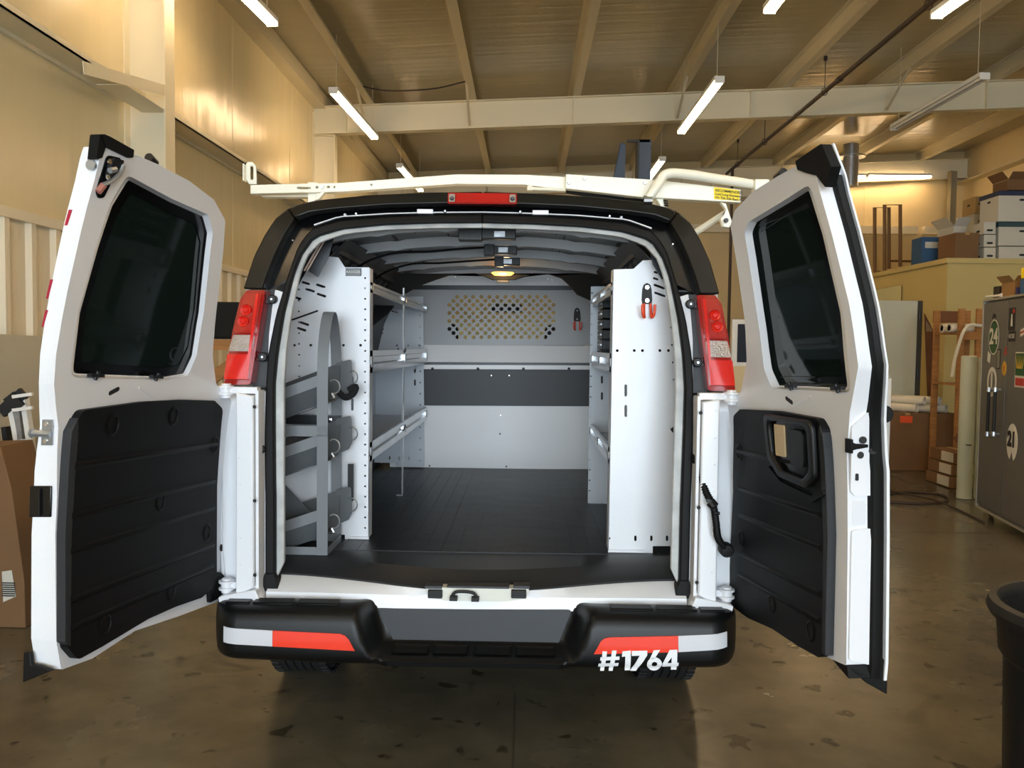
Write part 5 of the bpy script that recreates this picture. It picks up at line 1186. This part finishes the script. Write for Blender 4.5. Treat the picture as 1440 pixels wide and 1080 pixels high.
# black organiser
zz = W(858.5, 524, 3.43).z+.03
ob = thing('parts_organiser', 'black drawer organiser on the middle shelf of the right unit', 'organiser', (.5, 4.35, zz))
x0 = W(832, 460, 4.46).x+.03
B().box(x0+.10, x0+.26, 4.05, 4.44, zz+.004, zz+.34).build('case', blackp, ob, .006)
for k in range(6): B().box(x0, x0+.10, 4.14, 4.44, zz+.01+.052*k, zz+.056+.052*k).build('drawer', darksteel if k % 2 else blackp, ob, .003)
for k in range(6): B().box(x0-.006, x0, 4.2, 4.38, zz+.03+.052*k, zz+.038+.052*k).build('label_strip', galv, ob)
# small black stub on right panel
B().plate([(W(943, 604, 3.41).x, W(943, 604, 3.41).z), (W(957, 594, 3.41).x, W(957, 594, 3.41).z), (W(957, 610, 3.41).x, W(957, 610, 3.41).z), (W(946, 608, 3.41).x, W(946, 608, 3.41).z)], [], 0, .015, lambda a, z, c: (a, 3.41+c, z)).build('side_bracket', inkm, rs)

# orange hooks
def hook(Y, cx, cy, k, lab):
    p = lambda x, y: W(cx+x*k, cy+y*k, Y)
    t = thing('tool_hook', lab, 'hook', p(0, 0), 'orange tipped tool hooks')
    q = [(p(x, y).x, p(x, y).z) for x, y in ((-7, -14), (-5, -21), (0, -24), (5, -21), (7, -14), (8, 2), (6, 14), (4, 8), (-4, 8), (-6, 14), (-8, 2))]
    B().plate(rp(q, .004), [], 0, .006, lambda a, z, c: (a, Y-.008+c, z)).build('black_plate', inkm, t, .002)
    for yy in (-17, 3): B().lathe([(.011*k/1., 0), (.009*k, -.006)], p(0, yy)+Vector((0, -.008, 0)), 14, 'Y').build('mount_screw', chrome, t)
    for s in (-1, 1):
        B().tube(catmull([p(s*5, 8)+Vector((0, -.012, 0)), p(s*5.5, 22)+Vector((0, -.02, 0)), p(s*5.5, 29)+Vector((0, -.035, 0)), p(s*8.5, 24)+Vector((0, -.05, 0)), p(s*9.5, 10)+Vector((0, -.055, 0))], 5), .0065*k, 8).build('orange_prong', orange, t)
hook(3.43, 909.5, 420, .92, 'tool hook with orange prongs on the right white end panel')
hook(5.80, 811.5, 447, .60, 'smaller tool hook with orange prongs on the gray bulkhead')

# ================================================================== BOTTLE RACK
br = thing('bottle_rack', 'gray steel rack with hoop and three sloped cradles inside left of the opening', 'rack', (-.95, 3.4, .72))
YN, YF = 3.30, 3.54
xn = W(453.5, 700, YN).x; wN = .044
zb_ = .724; zap = W(455, 440, 3.42).z
pathL = [(YN, zb_), (YN, 1.30), (YN, 1.42), (YN+.012, 1.55), (YN+.045, 1.64), (YN+.085, zap-.012), (YN+.12, zap), (YN+.155, zap-.012), (YF-.045, 1.64), (YF-.012, 1.55), (YF, 1.42), (YF, 1.3), (YF, zb_)]
pa = catmull([Vector((0, y, z)) for y, z in pathL], 5)
b = B(); rings = []
for i, p in enumerate(pa):
    d = (pa[min(i+1, len(pa)-1)]-pa[max(i-1, 0)]).normalized(); nrm = Vector((0, -d.z, d.y))
    rings.append([p+Vector((xn-wN/2, 0, 0)), p+Vector((xn+wN/2, 0, 0)), p+nrm*.005+Vector((xn+wN/2, 0, 0)), p+nrm*.005+Vector((xn-wN/2, 0, 0))])
b.loft(rings).build('hoop', grayp, br)
XWL = CX-.85
b = B(); b.box(XWL, xn+wN/2, YN-.001, YN+.004, zb_, zb_+.032).box(XWL, xn+wN/2, YF-.004, YF, zb_, zb_+.03).box(xn+wN/2-.004, xn+wN/2, YN, YF, zb_, zb_+.03); b.build('base_frame', grayp, br)
zm = W(420, 606, YN).z; B().box(XWL, xn+wN/2, YN-.005, YN, zm-.021, zm+.021).build('cross_rail', grayp, br); B().box(XWL, xn+wN/2, YF-.002, YF+.002, W(420, 590, YF).z-.02, W(420, 590, YF).z+.02).build('cross_rail', darksteel, br)
B().tube([W(447, 437, 3.42), Vector((XWL, 3.43, W(447, 447, 3.42).z-.03))], .004, 6).build('stay_rod', darksteel, br)
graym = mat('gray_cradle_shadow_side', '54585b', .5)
for k, (y0, y1) in enumerate(((545, 528), (628, 612), (733, 718))):
    zl_, zr_ = W(400, y0, YN).z, W(446, y1, YN).z; sl = (zr_-zl_)/(W(446, 600, YN).x-W(400, 600, YN).x)
    def zat(x): return zr_+sl*(x-W(446, 600, YN).x)
    xl_, xr_ = XWL+.0, xn+wN/2
    # front face band, then sloping trough down to a lower back
    def X4(dx0, dx1, z0, z1, Y0, Y1, m, name, th=.004):
        b = B(); a, c = dx0, dx1
        b.add([(a, Y0, zat(a)+z0), (c, Y0, zat(c)+z0), (c, Y1, zat(c)+z1), (a, Y1, zat(a)+z1)], [(0, 1, 2, 3)]); o = b.build(name, m, br); q = o.modifiers.new('s', 'SOLIDIFY'); q.thickness = th
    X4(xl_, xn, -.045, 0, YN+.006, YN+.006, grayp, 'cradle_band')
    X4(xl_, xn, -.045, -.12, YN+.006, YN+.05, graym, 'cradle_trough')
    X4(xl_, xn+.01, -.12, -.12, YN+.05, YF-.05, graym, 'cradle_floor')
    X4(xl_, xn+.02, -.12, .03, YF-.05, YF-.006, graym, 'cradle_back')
    xe = xn+wN/2
    q = [(YN+.03, zat(xe)-.12), (YN+.0, zat(xe)+.01), (YF-.01, zat(xe)+.02), (YF+.0, zat(xe)-.07), (YF-.03, zat(xe)-.15)]
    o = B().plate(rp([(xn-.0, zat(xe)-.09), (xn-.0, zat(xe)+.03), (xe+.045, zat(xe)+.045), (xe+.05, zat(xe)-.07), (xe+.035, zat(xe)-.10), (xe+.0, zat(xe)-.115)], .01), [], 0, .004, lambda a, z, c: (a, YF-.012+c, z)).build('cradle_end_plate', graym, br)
    for (cx_, cz_, Y_) in ((xe+.018, zat(xe)-.062, YN+.02), (xe+.052, zat(xe)-.03, YF-.03)):
        put(B().tube([(cx_+(.004 if a > pi else 0)+.024*cos(a), Y_, cz_+.028*sin(a)) for a in [-pi*.6+1.3*pi*j/12 for j in range(13)]], .0032, 6).build('ring_loop', galv, None), o)
    put(B().tube([(xe+.012, YN+.015, zat(xe)-.09), (xe+.022, YN+.012, zat(xe)-.105)], .006, 6).tube([(xe+.005, YN+.015, zat(xe)-.11), (xe+.03, YN+.012, zat(xe)-.108)], .003, 6).build('ring_pin', steel, None), o)
    if k == 0:
        b = B().tube(catmull([(xe+.0, YF-.05, zat(xe)-.095), (xe+.03, YF-.06, zat(xe)-.115), (xe+.06, YF-.05, zat(xe)-.10), (xe+.07, YF-.04, zat(xe)-.07), (xe+.04, YF-.05, zat(xe)-.085)]), .014, 8); b.build('black_strap', blackc, br)
B().lathe([(.012, 0), (.010, -.006), (.005, -.008)], W(464, 590, YF-.01), 12, 'Y').build('rail_bolt', chrome, br)
B().plate([(XWL, 1.0-.17), (XWL+.12, .86), (XWL+.005, .98)], [], 0, .004, lambda a, z, c: (a, YF-.05+c, z)).build('gusset', graym, br)
B().box(xn+wN/2+.028, xn+wN/2+.052, YF+.0, YF+.01, .9, 1.06).build('back_channel', inkm, br)

# ================================================================== ROOF RACK
rk = thing('ladder_rack', 'ivory steel ladder rack with sticker and folding handle on the van roof', 'rack', (CX, 3.5, 2.2))
YK = 3.45
def rb(pts, Y, th, name, m=rackm, holes=(), bev=.003): return fp(pts, Y, th, m, name, rk, holes, bev)
rb([(352, 260), (480, 257.5-.5), (642, 245), (736, 245.5), (800, 249), (800, 268), (737, 259.5), (642, 258.5), (481, 269.5), (352, 272.5)], YK, .05, 'crossbar', holes=[slot(427, 264.5, 20, 3.2, .03), circ(445.5, 263.3, 2), circ(470, 263, 1.6), slot(461.5, 263, 5, 3), circ(522, 260, 1.6)])
p = W(453, 263, YK); B().lathe([(.009, 0), (.007, -.006)], p, 12, 'Y').build('bar_bolt', steel, rk)
rb([(364, 272), (440, 271), (437, 277), (368, 277)], YK+.06, .05, 'lower_channel')
rb([(452, 269), (458, 269), (448, 280), (441, 282)], YK-.005, .03, 'mount_foot'); rb([(446, 268), (458, 268), (450, 276), (443, 279)], YK+.02, .03, 'mount_foot')
rb([(345, 232), (348, 227.5), (355, 227.5), (360, 233), (361, 259), (350, 259), (346, 252)], YK, .006, 'end_stop', holes=[slot(354, 243, 4.2, 20)])
B().box(W(346, 231, YK).x-.004, W(346, 231, YK).x, YK-.03, YK+.006, W(347, 256, YK).z, W(346, 232, YK).z).build('end_stop_flange', rackm, rk)
rb([(795.6, 244.8), (924, 253), (1042, 266.5), (1042, 285), (921, 278), (909, 278), (795, 265)], YK-.05, .045, 'handle_channel')
for x, y in ((800, 257), (822, 251), (907, 257)): B().lathe([(.009, 0), (.006, -.008)], W(x, y, YK-.05), 12, 'Y').build('channel_bolt', steel, rk)
B().tube([W(745, 265, YK-.02), W(795, 267, YK-.03)], .006, 8).tube([W(745, 261, YK-.02), W(745, 268, YK-.02)], .012, 8).build('linkage_rod', rackm, rk)
b = B().tube([W(796, 268, YK-.0), W(830, 274, YK), W(870, 281, YK), W(905, 284, YK)], .012, 6).build('underside_rubber', rubber, rk)
hpts = [W(910, 281, 3.30), W(921, 266, 3.30), W(931, 250, 3.31), W(937, 245, 3.31), W(950, 243.5, 3.32), W(980, 247, 3.34), W(1020, 253.5, 3.36), W(1062, 260, 3.38)]
B().tube(catmull(hpts, 6), .019, 14).build('handle_pipe', rackm, rk)
B().cyl(W(905, 281, 3.29), W(917, 281, 3.29), .016, 10).build('handle_bolt', chrome, rk)
a, c = W(1060, 253, 3.36), W(1080, 269, 3.36); B().box(a.x, c.x, 3.34, 3.40, c.z, a.z).build('pipe_block', rackm, rk, .004)
rb([(922, 278), (932, 278), (938, 291), (930, 291)], YK-.03, .03, 'mount_foot')
b = B()
for k in range(3): b.tube([W(933+k*.6, 282+k*3.2, YK-.04), W(939+k*.4, 283+k*3.2, YK-.04)], .004, 6)
b.build('foot_spring', darksteel, rk)
rb([(1013, 284), (1021, 286), (1026, 300), (1030, 313), (1026, 320), (1017, 319), (1013, 308), (1018, 300), (1020, 293)], YK-.08, .03, 'clamp')
B().lathe([(.010, 0), (.008, -.01)], W(1021, 310, YK-.09), 12, 'Y').build('clamp_bolt', darksteel, rk)
B().tube([W(978, 327, YK+.1), W(1018, 301, YK-.02)], .014, 8).build('diagonal_strut', rackm, rk)
st = fp([(1004, 263), (1040, 267.5), (1040, 282.5), (1004, 280)], YK-.052, .0015, yel, 'warning_sticker', rk, (), 0)
for k, (sx, tx) in enumerate(((.0145, 'RECOMMENDED:'), (.0125, 'Load Long Extension Ladder'), (.0125, 'On This Side Rack First'))):
    p = W(1006, 267.5+k*4.9, YK-.054); tt = text('sticker_print', tx, inkm, sx, frame(p, (1, 0, -.10), (.10, 0, 1)), None, .0002, .0002, 'LEFT')
    put(tt, st) if False else (setattr(tt, 'parent', st))
# second bar and side rails
B().box(CX-.98, CX+1.0, 4.95, 5.0, 2.235, 2.27).build('crossbar', rackm, rk, .003)
for s in (-1, 1):
    for y in (3.5, 4.97): B().box(CX+s*.72-.02, CX+s*.72+.02, y-.02, y+.03, 2.06, 2.25).build('mount_foot', rackm, rk)
